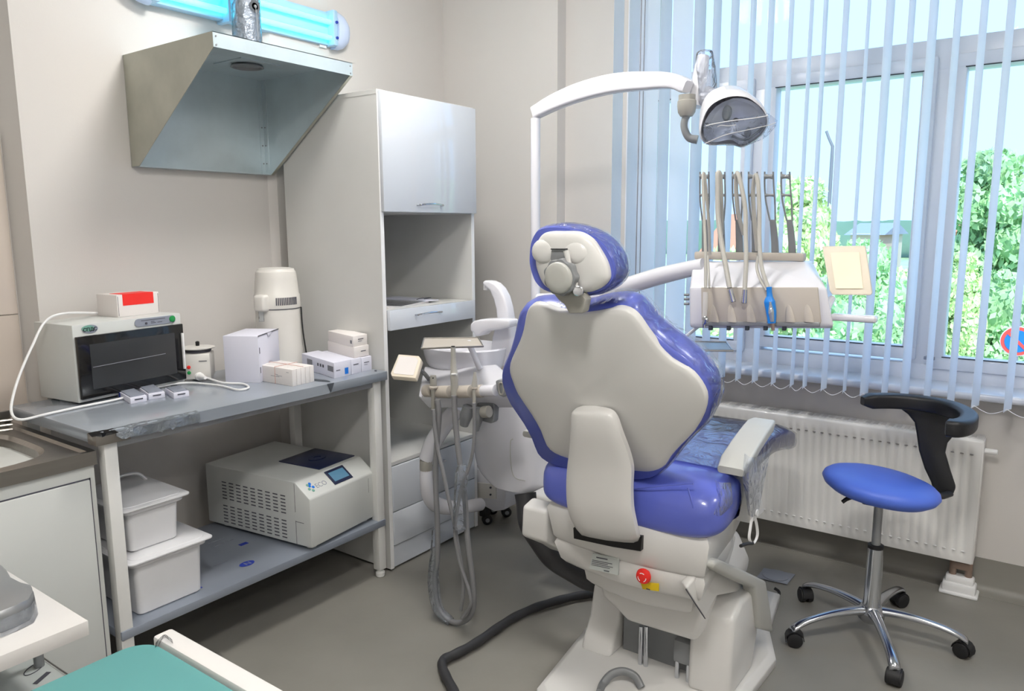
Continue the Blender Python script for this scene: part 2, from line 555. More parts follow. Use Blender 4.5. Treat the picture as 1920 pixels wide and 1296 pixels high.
# ceiling lights
for i, (x, y) in enumerate(DOMES):
    t = thing('ceiling_light', 'round opal ceiling light, %s' % ['above the treatment chair', 'above the viewer', 'on the window side behind the stool', 'at the back of the room'][i], 'ceiling light', (x, y, CEIL), 0, 'ceiling lights')
    fin('light_frame', lathe([(.23, -.03), (.245, -.03), (.245, 0), (.23, 0), (.23, -.03)], (x, y, CEIL), 40), 'edge', t)
    fin('opal_shade', lathe([(.01, -.125), (.10, -.12), (.18, -.095), (.222, -.05), (.229, -.01)], (x, y, CEIL), 40), mat('opal_shade', (0.95, 0.94, 0.92), 0.4, emit=(1.0, .985, .965), estr=DOME_STRENGTH[i]), t)

# ------------------------------------------------------------------ window
XG = 3.65
win = bpy.data.objects.new('window_1', None)
COL.objects.link(win)
win.location = (XG, 0.1, OZ0)
win['kind'] = 'structure'
def zat(px, py):
    return W(px, py, X=XG).z
def yat(px, py):
    return W(px, py, X=XG).y
zt1, zt0 = zat(1650, 92), zat(1560, 158)      # transom top and bottom
bm = B()
box(bm, 3.60, 3.70, OY0, OY1, OZ1 - .07, OZ1, bv=.006)
box(bm, 3.60, 3.70, OY0, OY1, OZ0 + .02, OZ0 + .09, bv=.006)
box(bm, 3.60, 3.70, OY0, OY0 + .07, OZ0, OZ1, bv=.006)
box(bm, 3.60, 3.70, OY1 - .07, OY1, OZ0, OZ1, bv=.006)
fin('window_frame', bm, 'pvc', win)
fin('transom', box(B(), 3.602, 3.698, OY0 + .06, OY1 - .06, zt0 + .0, zt1, bv=.006), 'pvc', win)
ym1 = yat(1458, 300); ym2 = yat(1400, 200)
ym3 = yat(1722, 300); ym4 = yat(1803, 300)
zsL = zat(1700, 640) - .015; zsR = zat(1800, 668)
mull = [(ym1, ym2), (ym4, ym3), (-.62, -.50)]
for a, b in mull:
    fin('mullion', box(B(), 3.604, 3.696, a + .02, b - .02, OZ0 + .08, zt0 + .01, bv=.006), 'pvc', win)
# sashes under the transom
def sash(y0, y1, z0, z1, fr, xoff=0.0, handle=False):
    bm = B()
    x0, x1 = 3.585 + xoff, 3.665 + xoff
    box(bm, x0, x1, y0, y1, z1 - fr, z1, bv=.008)
    box(bm, x0, x1, y0, y1, z0, z0 + fr, bv=.008)
    box(bm, x0, x1, y0, y0 + fr, z0 + fr - .01, z1 - fr + .01, bv=.008)
    box(bm, x0, x1, y1 - fr, y1, z0 + fr - .01, z1 - fr + .01, bv=.008)
    s = fin('sash', bm, 'pvc', win)
    g = .006
    bm = B()
    box(bm, x0 - .001, x0 + .006, y0 + fr - g, y1 - fr + g, z1 - fr - .001, z1 - fr + .003)
    box(bm, x0 - .001, x0 + .006, y0 + fr - g, y1 - fr + g, z0 + fr - .003, z0 + fr + .001)
    fin('gasket', bm, 'gasket', s, smooth=False)
    bm = B()
    box(bm, 3.64 + xoff, 3.645 + xoff, y0 + fr - .01, y1 - fr + .01, z0 + fr - .01, z1 - fr + .01)
    fin('pane', bm, 'glass', s, smooth=False)
    return s
fr = .055
sash(ym3 - fr + .0, ym1 + fr, zsL - fr, zt0 + fr, fr)
sash(ym2 - fr, OY1 - .05, zsR - fr, zt0 + fr, fr)
s3 = sash(-.56, ym4 + fr, zsR - fr, zt0 + fr, fr)
sash(-1.31, -.56, zsR - fr, zt0 + fr, fr)
for a, b in ((OY0 + .06, -.56), (-.54, yat(1760, 60)), (yat(1760, 60), OY1 - .06)):
    fin('pane', box(B(), 3.648, 3.653, a, b, zt1 - .01, OZ1 - .05), 'glass', win, smooth=False)
# handle of the middle sash, low on the mullion
hp = W(1740, 669, X=3.585)
bm = cyl(hp, hp + Vector((-.03, 0, 0)), .008)
box(bm, hp.x - .04, hp.x - .026, hp.y - .03, hp.y + .012, hp.z - .008, hp.z + .006, bv=.003)
fin('window_latch', bm, 'panelgrey', win)
# reveal lining and sill
bm = B()
box(bm, XW - .002, 3.62, OY1 - .012, OY1, OZ0, OZ1)
box(bm, XW - .002, 3.62, OY0, OY0 + .012, OZ0, OZ1)
box(bm, XW - .002, 3.62, OY0, OY1, OZ1 - .012, OZ1)
fin('reveal_lining', bm, 'pvc', win, smooth=False)
zs_top = W(1640, 722, X=3.41).z + .012
struct(fin('window_sill', box(B(), 3.40, 3.62, OY0 - .05, OY1 + .05, zs_top - .032, zs_top, bv=.012, seg=3), 'pvc'))
# outside sill and facade lip
fin('outer_sill', box(B(), 3.70, 4.02, OY0, OY1, OZ0 - .03, OZ0 + .015), 'pvc', win, smooth=False)

# ------------------------------------------------------------------ vertical blind
XB = 3.335
bl = thing('vertical_blind', 'white vertical fabric blind hanging in front of the window, slats turned open', 'blind', (XB, 0.3, 0.82))
fin('head_rail', box(B(), XB - .025, XB + .025, OY0 - .1, 2.02, 2.84, 2.88, bv=.004), 'pvc', bl)
def slat_rot(py_l, py_r, z, wd=0.089):
    """orientation of an 89 mm slat whose two edges are seen at the two px columns"""
    return
slat_px = [(1152, 1171, 0), (1181, 1201, 0), (1204, 1239, 0), (1240, 1261, 0), (1262, 1302, 0), (1303, 1325, 0),
           (1338.5, 1354, 0), (1372, 1387, 0), (1408, 1419.5, 0), (1441.7, 1454, 0), (1481, 1490, 0), (1519, 1527, 0), (1545, 1553.5, 0),
           (1582, 1594, 0), (1627, 1634, 0), (1662, 1679, 0), (1705.5, 1718, 0), (1744, 1761, 0), (1792, 1805.5, 0), (1840, 1855, 0), (1890, 1906, 0)]
ends = []
zbot = 0.812
slats = []
for (a, b, y) in slat_px:
    pa, pb = W(a, y, X=XB), W(b, y, X=XB)
    yc = (pa.y + pb.y) / 2
    ap = (pa.y - pb.y)
    # apparent width on the blind plane = w*|sin(alpha) - cos(alpha)*tan(view)|; solve for alpha (from +X)
    tv = yc / XB
    wd = 0.089
    best = None
    for k in range(-30, 90):
        al = radians(k)
        v = wd * (sin(al) - cos(al) * tv)
        if best is None or abs(abs(v) - ap) < best[0] - 1e-9:
            if v < 0 and k > -5 or v > 0:
                best = (abs(abs(v) - ap), al)
    # prefer the branch with the outer edge turned toward the left wall
    cand = []
    for k in range(-60, 91):
        al = radians(k)
        v = wd * (sin(al) - cos(al) * tv)
        if v < 0:
            cand.append((abs(-v - ap), al))
    al = min(cand)[1] if cand else best[1]
    slats.append((yc, al))
# slats beyond the right edge of the frame
last = slats[-1]
for k in range(1, 12):
    slats.append((last[0] - .105 * k, radians(-14)))
for yc, al in slats:
    hw = .0445
    dx, dy = cos(al) * hw, sin(al) * hw
    n = Vector((-sin(al), cos(al), 0))
    loops = []
    for z in (zbot, zbot + .035, 1.2, 1.6, 2.0, 2.4, 2.84):
        l = []
        for s in (-1, -.5, 0, .5, 1):
            bow = .0035 * (1 - s * s)
            l.append(Vector((XB + dx * s, yc + dy * s, z)) + n * (bow))
        for s in (1, .5, 0, -.5, -1):
            bow = .0035 * (1 - s * s)
            l.append(Vector((XB + dx * s, yc + dy * s, z)) + n * (bow - .0006))
        loops.append(l)
    fin('slat', loft(loops), 'slat', bl, angle=60)
ys = sorted([s[0] for s in slats])
for a, b in zip(ys, ys[1:]):
    if b > 1.45:
        continue
    for dx in (-.03,):
        m = (a + b) / 2
        fin('bead_chain', tube([(XB + dx, a, zbot + .012), (XB + dx, a + (b - a) * .25, zbot - .004), (XB + dx, m, zbot - .012), (XB + dx, a + (b - a) * .75, zbot - .004), (XB + dx, b, zbot + .012)], .0013, seg=5, sub=4), 'bead', bl)
ch = W(1197, 300, X=XB - .03)
fin('control_chain', tube([(ch.x, ch.y, 2.84), (ch.x, ch.y, 2.0), (ch.x, ch.y + .002, 1.05), (ch.x, ch.y - .01, 1.03), (ch.x, ch.y - .02, 1.05), (ch.x, ch.y - .018, 2.0), (ch.x, ch.y - .018, 2.84)], .0022, seg=6, sub=4), 'greyprint', bl)

# ------------------------------------------------------------------ radiator
rd = thing('radiator', 'white panel radiator with stamped ridges mounted on the wall under the window', 'radiator', (3.44, 0.87, 0.15))
RY0, RY1 = W(1847, 822, X=3.41).y, 1.58
RZ0, RZ1 = .148, .668
XR = 3.40
ny = int((RY1 - RY0 - .04) / .0333)
prof = []
y = RY0 + .02
loops = []
pts = [(XR, RY0 + .006)]
for k in range(ny):
    y0 = RY0 + .02 + k * .0333
    pts += [(XR, y0), (XR, y0 + .012), (XR + .004, y0 + .018), (XR + .004, y0 + .027)]
pts += [(XR, RY1 - .006)]
def rz(z, dx):
    return [Vector((x + dx, y, z)) for x, y in pts]
flat = lambda z, dx: [Vector((XR + dx, y, z)) for x, y in pts]
L = [flat(RZ0, .01), flat(RZ0 + .004, .001), flat(RZ0 + .028, 0), rz(RZ0 + .035, 0), rz(RZ1 - .055, 0), flat(RZ1 - .048, 0), flat(RZ1 - .012, 0), flat(RZ1 - .004, .002), flat(RZ1, .01)]
bm = loft(L, caps=False, closed=False)
fin('front_panel', bm, 'rad', rd, angle=50)
bm = B()
box(bm, XR + .012, XR + .075, RY0 + .012, RY1 - .012, RZ0 + .01, RZ1 - .03)
fin('convector_body', bm, 'rad', rd, smooth=False)
for a in (RY0, RY1 - .008):
    fin('side_cover', box(B(), XR + .001, XR + .095, a, a + .008, RZ0 + .004, RZ1 - .004, bv=.003), 'rad', rd)
tg = fin('top_grille', box(B(), XR + .008, XR + .095, RY0 + .004, RY1 - .004, RZ1 - .006, RZ1 + .002, bv=.002), 'rad', rd)
bm = B()
for k in range(int((RY1 - RY0) / .03) - 2):
    y0 = RY0 + .03 + k * .03
    box(bm, XR + .03, XR + .08, y0, y0 + .018, RZ1 + .0015, RZ1 + .0035)
o = fin('grille_slots', bm, mat('grille_shade', (.80, .79, .78), .5), tg, smooth=False)
o['kind'] = 'stuff'
# oval dimples: row under the top coloured as shade, row above the bottom as highlight
for zrow, m_, nm in ((RZ1 - .062, 'rad_dimple_shade', 'upper_dimple'), (RZ0 + .052, 'edge', 'lower_dimple')):
    src = None
    for k in range(ny):
        yy = RY0 + .0225 + .0333 * k + .0085 + .008
        if src is None:
            src = fin(nm, lathe([(0.0, -.003), (.006, -.002), (.0072, 0), (.006, .0015), (0, .002)], (0, 0, 0), 10, axis='X', sx=1.0, sy=.42), m_, rd, local=True)
            o = src
        else:
            o = src.copy()
            COL.objects.link(o)
        o.location = Vector((XR + .0005, yy, zrow)) - rd.location
o = fin('bleed_plug', cyl((XR + .045, RY0, RZ1 - .05), (XR + .045, RY0 - .045, RZ1 - .05), .011, bv=.003), 'edge', rd)
# valve, pipes and floor collar
pc = W(1800, 1085, X=3.45)
for dy in (-.028, .028):
    fin('copper_tail', cyl((3.45, pc.y + dy, .07), (3.45, pc.y + dy, RZ0 + .02), .0135, bv=.002), 'copper', rd)
fin('valve_block', box(B(), 3.435, 3.465, pc.y - .03, pc.y + .03, .105, .135, bv=.004), 'copper', rd)
bm = B()
box(bm, 3.405, 3.495, pc.y - .07, pc.y + .07, 0, .014, bv=.006)
box(bm, 3.415, 3.485, pc.y - .06, pc.y + .06, .012, .05, bv=.008)
box(bm, 3.425, 3.475, pc.y - .052, pc.y + .052, .046, .078, bv=.01)
fin('pipe_cover', bm, 'edge', rd)

# ------------------------------------------------------------------ tall cabinet
CX0, CX1, CY0, CY1, CH = 2.222, 2.835, 2.278, 2.886, 2.04
tc_ = thing('tall_cabinet', 'tall white open-fronted laminate cabinet with a glossy top door beside the steel table', 'cabinet', (2.53, 2.58, 0))
bm = box(B(), CX0, CX0 + .018, CY0, CY1, 0.012, CH)
fin('side_panel', bm, 'lam', tc_, smooth=False)
fin('side_panel', box(B(), CX1 - .018, CX1, CY0, CY1, 0.012, CH), 'lam', tc_, smooth=False)
fin('top_panel', box(B(), CX0 - .001, CX1, CY0 - .001, CY1, CH, CH + .018), 'lam', tc_, smooth=False)
fin('back_panel', box(B(), CX0 + .018, CX1 - .018, CY1 - .02, CY1 - .005, .01, CH), 'lam', tc_, smooth=False)
fin('edge_band', box(B(), CX0 - .001, CX0 + .019, CY0 - .002, CY0, .012, CH), 'edge', tc_, smooth=False)
fin('edge_band', box(B(), CX1 - .019, CX1 + .001, CY0 - .002, CY0, .012, CH), 'edge', tc_, smooth=False)
zd = W(718, 397, Y=CY0 - .02).z
dr = fin('cabinet_door', box(B(), CX0 + .003, CX1 - .003, CY0 - .022, CY0 - .003, zd, CH + .012, bv=.003), 'gloss', tc_)
dr['label'] = 'glossy white lift-up door'
def bow_handle(parent, x0, x1, y, z, out=.028):
    return fin('handle', tube([(x0, y, z), (x0 + .01, y - out * .8, z + .002), ((x0 + x1) / 2, y - out, z + .006), (x1 - .01, y - out * .8, z + .002), (x1, y, z)], .0045, seg=8), 'chrome', parent)
hz = W(810, 385, Y=CY0 - .04).z
hx = W(788, 385, Y=CY0 - .04).x, W(832, 385, Y=CY0 - .04).x
bow_handle(dr, hx[0], hx[1], CY0 - .022, hz)
fin('fixed_shelf', box(B(), CX0 + .018, CX1 - .018, CY0 + .002, CY1 - .02, zd - .002, zd + .016), 'lam', tc_, smooth=False)
# pull-out drawer-shelf
zs1 = W(878, 563, Y=CY0).z
zs0 = W(878, 583, Y=CY0).z
dy_ = -.02
bm = box(B(), CX0 + .026, CX1 - .026, CY0 + dy_ + .018, CY1 - .05, zs1 - .018, zs1 - .002)
pull = fin('pull_out_shelf', bm, 'lam', tc_, smooth=False)
fin('shelf_front', box(B(), CX0 + .02, CX1 - .02, CY0 + dy_, CY0 + dy_ + .018, zs0 - .035, zs1, bv=.002), 'gloss', pull)
hz = (zs0 - .035 + zs1) / 2
bow_handle(pull, W(785, 585, Y=CY0 - .04).x, W(830, 578, Y=CY0 - .04).x, CY0 + dy_, hz + .01)
# lower chest: top board and three drawers
zc = W(733, 872, Y=CY0 + .01).z
fin('chest_top', box(B(), CX0 + .018, CX1 - .018, CY0 + .004, CY1 - .02, zc - .005, zc + .013, bv=.002), 'lam', tc_, smooth=False)
zb1 = W(735, 962, Y=CY0).z
zb2 = W(735, 1026, Y=CY0).z
for (a, b) in ((zb1 + .002, zc - .008), (zb2 + .002, zb1 - .002)):
    d = fin('cabinet_drawer', box(B(), CX0 + .021, CX1 - .021, CY0 - .004, CY0 + .014, a, b, bv=.003), 'gloss', tc_)
    bow_handle(d, (CX0 + CX1) / 2 - .05, (CX0 + CX1) / 2 + .05, CY0 - .004, b - .05)
fin('plinth', box(B(), CX0 + .018, CX1 - .018, CY0 + .006, CY0 + .022, .012, zb2 - .004), 'gloss', tc_, smooth=False)
bm = B()
for x in (CX0 + .04, CX1 - .04):
    for y in (CY0 + .06, CY1 - .06):
        bm = cyl((x, y, 0), (x, y, .013), .02, bm=bm)
fin('foot', bm, 'blackp', tc_)
# papers in a plastic sleeve on the pull-out shelf
pz = zs1 - .001
o = thing('document_sleeve', 'clear plastic sleeve of white papers lying on the cabinet pull-out shelf', 'papers', (2.5, 2.45, pz))
pz = zs1 - .0015
def rquad(cx, cy, lx, ly, a, z):
    return [Vector((cx + cos(a) * u - sin(a) * v, cy + sin(a) * u + cos(a) * v, z)) for u, v in ((-lx / 2, -ly / 2), (lx / 2, -ly / 2), (lx / 2, ly / 2), (-lx / 2, ly / 2))]
fin('paper_sheets', prism(rquad(2.44, 2.45, .30, .21, .12, pz), (0, 0, .008)), 'card', o, smooth=False)
fin('paper_sheets', prism(rquad(2.56, 2.50, .21, .29, -.1, pz + .0085), (0, 0, .003)), 'cardblue', o, smooth=False)
fin('sleeve', prism(rquad(2.40, 2.43, .24, .26, .3, pz + .012), (0, 0, .004)), 'filmlight', o, smooth=False)
fin('clip_line', tube([Vector((2.58, 2.42, pz + .0135)), Vector((2.64, 2.45, pz + .0135)), Vector((2.69, 2.43, pz + .0135)), Vector((2.62, 2.41, pz + .0135))], .0015, 6), 'ink', o)

# ------------------------------------------------------------------ steel table
TX0, TX1, TY0, TY1, TZ = 1.02, 2.215, 2.255, 2.862, .91
tb = thing('steel_work_table', 'long stainless table with film-covered top, bare white legs and lower shelf', 'table', (1.62, 2.56, 0))
bm = box(B(), TX0, TX1, TY0, TY1, TZ - .038, TZ, bv=.004)
fin('table_top', bm, 'tabletop', tb)
ll = W(205, 840, Y=TY0 + .025).x
LEGX = (ll, 2.168)
for x in LEGX:
    for y in (TY0 + .035, TY1 - .04):
        lg = fin('leg', box(B(), x - .02, x + .02, y - .02, y + .02, .035, TZ - .038, bv=.003), 'legwhite', tb)
        fin('leg_foot', lathe([(.016, 0), (.02, .004), (.02, .02), (.012, .03), (.012, .04)], (x, y, 0), 14), 'legwhite', lg)
SZ = .262
fin('lower_shelf', box(B(), LEGX[0] - .02, LEGX[1] + .02, TY0 + .01, TY1 - .02, SZ - .03, SZ, bv=.003), 'shelf', tb)
bm = B()
for y in (TY0 + .035, TY1 - .04):
    box(bm, LEGX[0], LEGX[1], y - .012, y + .012, TZ - .062, TZ - .037)
fin('under_rail', bm, 'steelgrey', tb, smooth=False)
# the torn protective film: crumpled corner bracket and strips of foil hanging off the front edge
c0 = Vector((TX0, TY0, TZ))
bm = B()
box(bm, TX0 - .003, TX0 + .10, TY0 - .0025, TY0 + .0, TZ - .040, TZ - .006, bv=.001)
box(bm, TX0 - .003, TX0 + .0, TY0 - .002, TY0 + .05, TZ - .040, TZ - .006, bv=.001)
fin('bare_steel_corner', bm, 'stainless', tb)
def ragged(name, x0, x1, seed, m='foil', low=.03, high=.002):
    rr = random.Random(seed)
    n = int((x1 - x0) / .012)
    bm = bmesh.new()
    top, mid, bot = [], [], []
    for i in range(n + 1):
        x = x0 + (x1 - x0) * i / n
        top.append(bm.verts.new((x, TY0 + .012 + rr.uniform(-.004, .004), TZ + .0015 + rr.uniform(0, .002))))
        mid.append(bm.verts.new((x, TY0 - .006 - rr.uniform(0, .004), TZ - .002 - rr.uniform(0, .004))))
        bot.append(bm.verts.new((x + rr.uniform(-.004, .004), TY0 - .004 - rr.uniform(0, .012), TZ - rr.uniform(high, low))))
    for i in range(n):
        bm.faces.new((top[i], top[i + 1], mid[i + 1], mid[i]))
        bm.faces.new((mid[i], mid[i + 1], bot[i + 1], bot[i]))
    g = bmesh.ops.solidify(bm, geom=bm.faces[:], thickness=.0006)
    return fin(name, bm, m, tb)
ragged('torn_film', W(215, 805, Y=TY0).x, W(372, 775, Y=TY0).x, 3, 'foil', .04, .02)
ragged('torn_film', W(168, 805, Y=TY0).x, W(215, 800, Y=TY0).x, 5, 'blackp', .014, .004)
# film covering the front apron between the tears
ax0, ax1 = W(372, 775, Y=TY0).x, W(617, 720, Y=TY0).x
fin('apron_film', box(B(), ax0, ax1, TY0 - .0022, TY0, TZ - .039, TZ - .001), 'tabletop', tb, smooth=False)
fx = W(617, 720, Y=TY0).x
pp = [Vector((fx - .012, TY0 - .004, TZ)), Vector((fx + .022, TY0 - .004, TZ)), Vector((fx + .014, TY0 - .006, TZ - .015)), Vector((fx + .004, TY0 - .006, TZ - .034)), Vector((fx - .002, TY0 - .005, TZ - .02))]
fin('film_fold', prism(pp, (0, .002, 0)), 'gasket', tb, smooth=False)
fin('film_fold', prism([W(588, 711, Z=TZ + .001), W(612, 713, Z=TZ + .001), W(619, 716, Z=TZ + .001), W(590, 714, Z=TZ + .001)], (0, 0, .0015)), 'gasket', tb, smooth=False)
fin('screw', lathe([(.006, 0), (.006, .002), (.003, .004)], (TX1 - .03, TY0 + .04, TZ), 10), 'ink', tb)
# blue prints on the shelf film
def oval(c, ux, uy, a, b, n=24):
    return [Vector(c) + Vector(ux) * a * cos(2 * pi * k / n) + Vector(uy) * b * sin(2 * pi * k / n) for k in range(n)]
c = W(463, 1057, Z=SZ + .001)
fin('film_print', prism(oval(c, (1, 0, 0), (0, 1, 0), .030, .020), (0, 0, .0006)), 'darkblue', tb, smooth=False)
text('film_print', 'N', 'shelf', tb, (c.x - .012, c.y - .014, SZ + .0022), (1, 0, 0), (0, 1, 0), .034, .0002)
for (x, y, w_) in ((385, 1022, .09), (395, 1028, .11), (402, 1062, .06)):
    q = W(x, y, Z=SZ + .001)
    for k in range(5):
        patch('film_print', 'panelgrey', tb, (q.x + k * w_ / 5, q.y, SZ + .0006), (1, 0, 0), (0, 1, 0), w_ / 7, .007)
q = W(452, 1024, Z=SZ + .001)
patch('film_print', 'darkblue', tb, (q.x, q.y, SZ + .0006), (1, 0, 0), (0, 1, 0), .035, .02)
for (x, y) in ((350, 1113), (362, 1109), (374, 1104), (228, 1155)):
    q = W(x, y, Z=SZ + .001)
    patch('film_print', 'darkblue', tb, (q.x, q.y, SZ + .0006), (1, 0, 0), (0, 1, 0), .012, .008)

# ------------------------------------------------------------------ UV cabinet on the table
fl = W(148, 762, Z=TZ); frr = W(355, 716, Z=TZ)
ang = atan2(.055, .43)
uv = thing('drying_cabinet', 'white countertop sterilising cabinet with black glass door and green button', 'appliance', (1.164, 2.676, TZ), ang)
w_, d_, h_ = .425, .225, .275
bm = box(B(), 0, w_, 0, d_, .006, h_, bv=.004)
fin('housing', bm, 'devwhite', uv, local=True)
bm = B()
for x in (.03, w_ - .03):
    for y in (.03, d_ - .03):
        bm = cyl((x, y, 0), (x, y, .008), .012, bm=bm)
fin('rubber_foot', bm, 'rubber', uv, local=True)
door = fin('glass_door', box(B(), .004, w_ - .004, -.016, -.001, .018, .235, bv=.003), 'blackglass', uv, local=True)
fin('viewing_window', box(B(), .045, w_ - .045, -.0175, -.0158, .048, .205), 'smoke', door, local=True, smooth=False)
fin('rack_line', tube([(.05, -.018, .125), (.2, -.018, .128), (w_ - .09, -.018, .131)], .0012, 5), 'greyprint', door, local=True)
o = fin('pull_handle', box(B(), w_ - .018, w_ - .010, -.026, -.016, .06, .2, bv=.002), 'edge', door, local=True)
pn = fin('control_panel', prism([(x + .315, -.0005, z + .256) for x, z in rrect(.085, .0145, .0144, 8)], (0, -.002, 0)), 'panelgrey', uv, local=True)
fin('green_button', lathe([(.012, 0), (.012, .004), (.009, .006), (0, .006)], (0, 0, 0), 20, axis='Y', rot=Matrix.Rotation(pi, 3, 'Z')), 'green', pn, local=True).location = (.385, -.0025, .257)
fin('indicator', lathe([(.004, 0), (.004, .003), (0, .0035)], (0, 0, 0), 12, axis='Y', rot=Matrix.Rotation(pi, 3, 'Z')), 'ink', pn, local=True).location = (.275, -.0025, .252)
for k, (x, z, l) in enumerate(((.255, .262, .10), (.295, .250, .02), (.322, .250, .02), (.295, .255, .015))):
    patch('panel_lettering', 'ink', pn, (x, -.0027, z), (1, 0, 0), (0, 0, 1), l, .0022, .0004, local=True)
lg = fin('logo_plate', prism([(x, -.0005, z) for x, z in [(.062 + .028 * cos(2 * pi * k / 24), .256 + .0145 * sin(2 * pi * k / 24)) for k in range(24)]], (0, -.0015, 0)), 'panelgrey', uv, local=True)
fin('logo_ring', prism([(x - .006, -.0021, z + .001) for x, z in [(.06 + .022 * cos(2 * pi * k / 24), .258 + .0105 * sin(2 * pi * k / 24)) for k in range(24)]], (0, -.0008, 0)), 'tealprint', lg, local=True)
text('logo_lettering', 'СПДС', 'blackp', lg, (.036, -.0040, .250), (1, 0, 0), (0, 0, 1), .0165, .0008, local=True)
# red-lidded white box on top
zt = TZ + h_
bxr = thing('shipping_box', 'white cardboard box with a red label lying on the black-doored cabinet', 'box', (1.36, 2.76, zt), ang)
A = W(204, 594, Z=zt); A2 = W(318, 588, Z=zt)
fb = wm(bxr).inverted()
a_, b_ = fb @ A, fb @ A2
x0, x1, y0 = a_.x, b_.x, (a_.y + b_.y) / 2
zh = .082
y1 = y0 + .12
fin('carton', box(B(), x0, x1, y0, y1, 0, zh, bv=.002), 'card', bxr, local=True)
lw = x1 - x0
lb = fin('red_label', box(B(), x0 + lw * .13, x0 + lw * .86, y0 - .0012, y0, zh * .5, zh), 'red', bxr, local=True, smooth=False)
fin('red_label', box(B(), x0 + lw * .13, x0 + lw * .86, y0 - .001, y0 + .075, zh, zh + .0012), 'red', bxr, local=True, smooth=False)
bm = B()
for x in (x0 + .004, x1 - .004):
    box(bm, x - .0007, x + .0007, y0 - .0006, y0 + .001, .004, zh * .93)
fin('carton_slot', bm, 'ink', bxr, local=True, smooth=False)

# power cord of the cabinet: loops over the left end of the table
cp = [W(182, 587, Z=TZ + h_ + .012), W(120, 588, Y=2.80), W(85, 603, Y=2.78), W(60, 650, Y=2.74), W(38, 700, Y=2.70), W(24, 745, Y=2.66), W(22, 775, Y=2.62), W(40, 787, Y=2.58),
      W(90, 776, Z=TZ + .006), W(150, 763, Z=TZ + .006), W(215, 750, Z=TZ + .006), W(262, 738, Z=TZ + .006), W(300, 725, Z=TZ + .006), W(350, 718, Z=TZ + .006), W(410, 723, Z=TZ + .006), W(445, 731, Z=TZ + .006), W(466, 727, Z=TZ + .006), W(455, 720, Z=TZ + .006), W(420, 718, Z=TZ + .006), W(395, 711, Z=TZ + .012), W(380, 706, Z=TZ + .02)]
o = fin('power_cord', tube(cp, .0042, seg=8, sub=7), 'edge', None)
tag(o, 'white power cable looping off the left table end and lying in front of the cabinet', 'cable')
pg0, pg1 = W(385, 709, Z=TZ + .018), W(362, 702, Z=TZ + .018)
fin('power_plug', tube([pg0, pg0 + (pg1 - pg0) * .35, pg0 + (pg1 - pg0) * .45, pg0 + (pg1 - pg0) * 1.0], [.006, .014, .018, .018], seg=14, sub=3), 'edge', o)

# ------------------------------------------------------------------ small wax heater with red and green lamps
q = W(393, 716, Z=TZ); q2 = W(425, 713, Z=TZ)
hx0, hy0 = q.x, q.y + .03
wh = thing('wax_heater', 'small cream dental wax heater with lid, red and green indicator lamps', 'heater', (hx0 + .02, hy0 + .07, TZ), radians(-40))
bm = box(B(), -.052, .052, -.062, .062, .006, .108, bv=.006)
fin('housing', bm, 'ivory', wh, local=True)
fin('pot_rim', lathe([(.046, .106), (.05, .112), (.05, .118), (.044, .119)], (0, .0, 0), 28), 'ink', wh, local=True)
lid = fin('lid', lathe([(.0, .119), (.05, .120), (.064, .124), (.066, .127), (.058, .129), (0, .133)], (0, 0, 0), 32), 'ivory', wh, local=True)
fin('lid_knob', lathe([(.005, .13), (.007, .132), (.008, .148), (.004, .151), (0, .151)], (0, 0, 0), 14), 'blackp', lid, local=True)
for z, m_ in ((.057, 'red'), (.035, 'green')):
    fin('indicator', lathe([(.007, 0), (.007, .003), (0, .005)], (0, 0, 0), 14, axis='Y', rot=Matrix.Rotation(pi, 3, 'Z')), m_, wh, local=True).location = (-.028, -.062, z)
bm = B()
for k in range(3):
    box(bm, -.0525, -.0515, -.02 + k * .012, -.015 + k * .012, .065, .09)
fin('vent_slot', bm, 'ink', wh, local=True, smooth=False)
patch('lettering', 'ink', wh, (.01, -.0625, .078), (1, 0, 0), (0, 0, 1), .03, .003, local=True)
fin('cable_ring', lathe([(.0, 0), (.014, 0), (.014, .01), (0, .01)], (0, 0, 0), 16, axis='X', rot=Matrix.Rotation(pi, 3, 'Z')), 'rubber', wh, local=True).location = (-.052, .02, .045)

# ------------------------------------------------------------------ upright white carton
g0, g1, g2 = W(423, 717, Z=TZ), W(488, 718, Z=TZ), W(526, 698, Z=TZ)
wb = thing('upright_carton', 'tall plain white carton standing between the wax heater and the water distiller', 'box', g0)
th = W(488, 630, Y=g1.y).z - TZ
base = [g0, g1, g2, g0 + (g2 - g1)]
top_ = [p + Vector((0, 0, th)) for p in base]
fin('carton', loft([base, top_], bv=.0015), 'cardblue', wb)
e = (g2 - g1)
n = Vector((e.y, -e.x, 0)).normalized()
fin('flap_edge', prism([g1 + n * .0006 + Vector((0, 0, th - .002)), g1 + e * 1.0 + n * .0006 + Vector((0, 0, th - .002)), g1 + e + n * .0006 + Vector((0, 0, th + .0015)), g1 + n * .0006 + Vector((0, 0, th + .0015))], n * .001), 'ink', wb, smooth=False)
t0 = g1 + e * .42 + n * .001
fin('tuck_tab', prism([t0 + Vector((0, 0, th)), t0 + e * .2 + Vector((0, 0, th)), t0 + e * .17 + Vector((0, 0, th - .012)), t0 + e * .04 + Vector((0, 0, th - .014))], n * .002, bv=.0005), 'cardblue', wb)
for z in (th * .2, th * .62):
    patch('carton_slot', 'ink', wb, g1 + n * .0012 + e * .03 + Vector((0, 0, z)), e, (0, 0, 1), .004, .024)

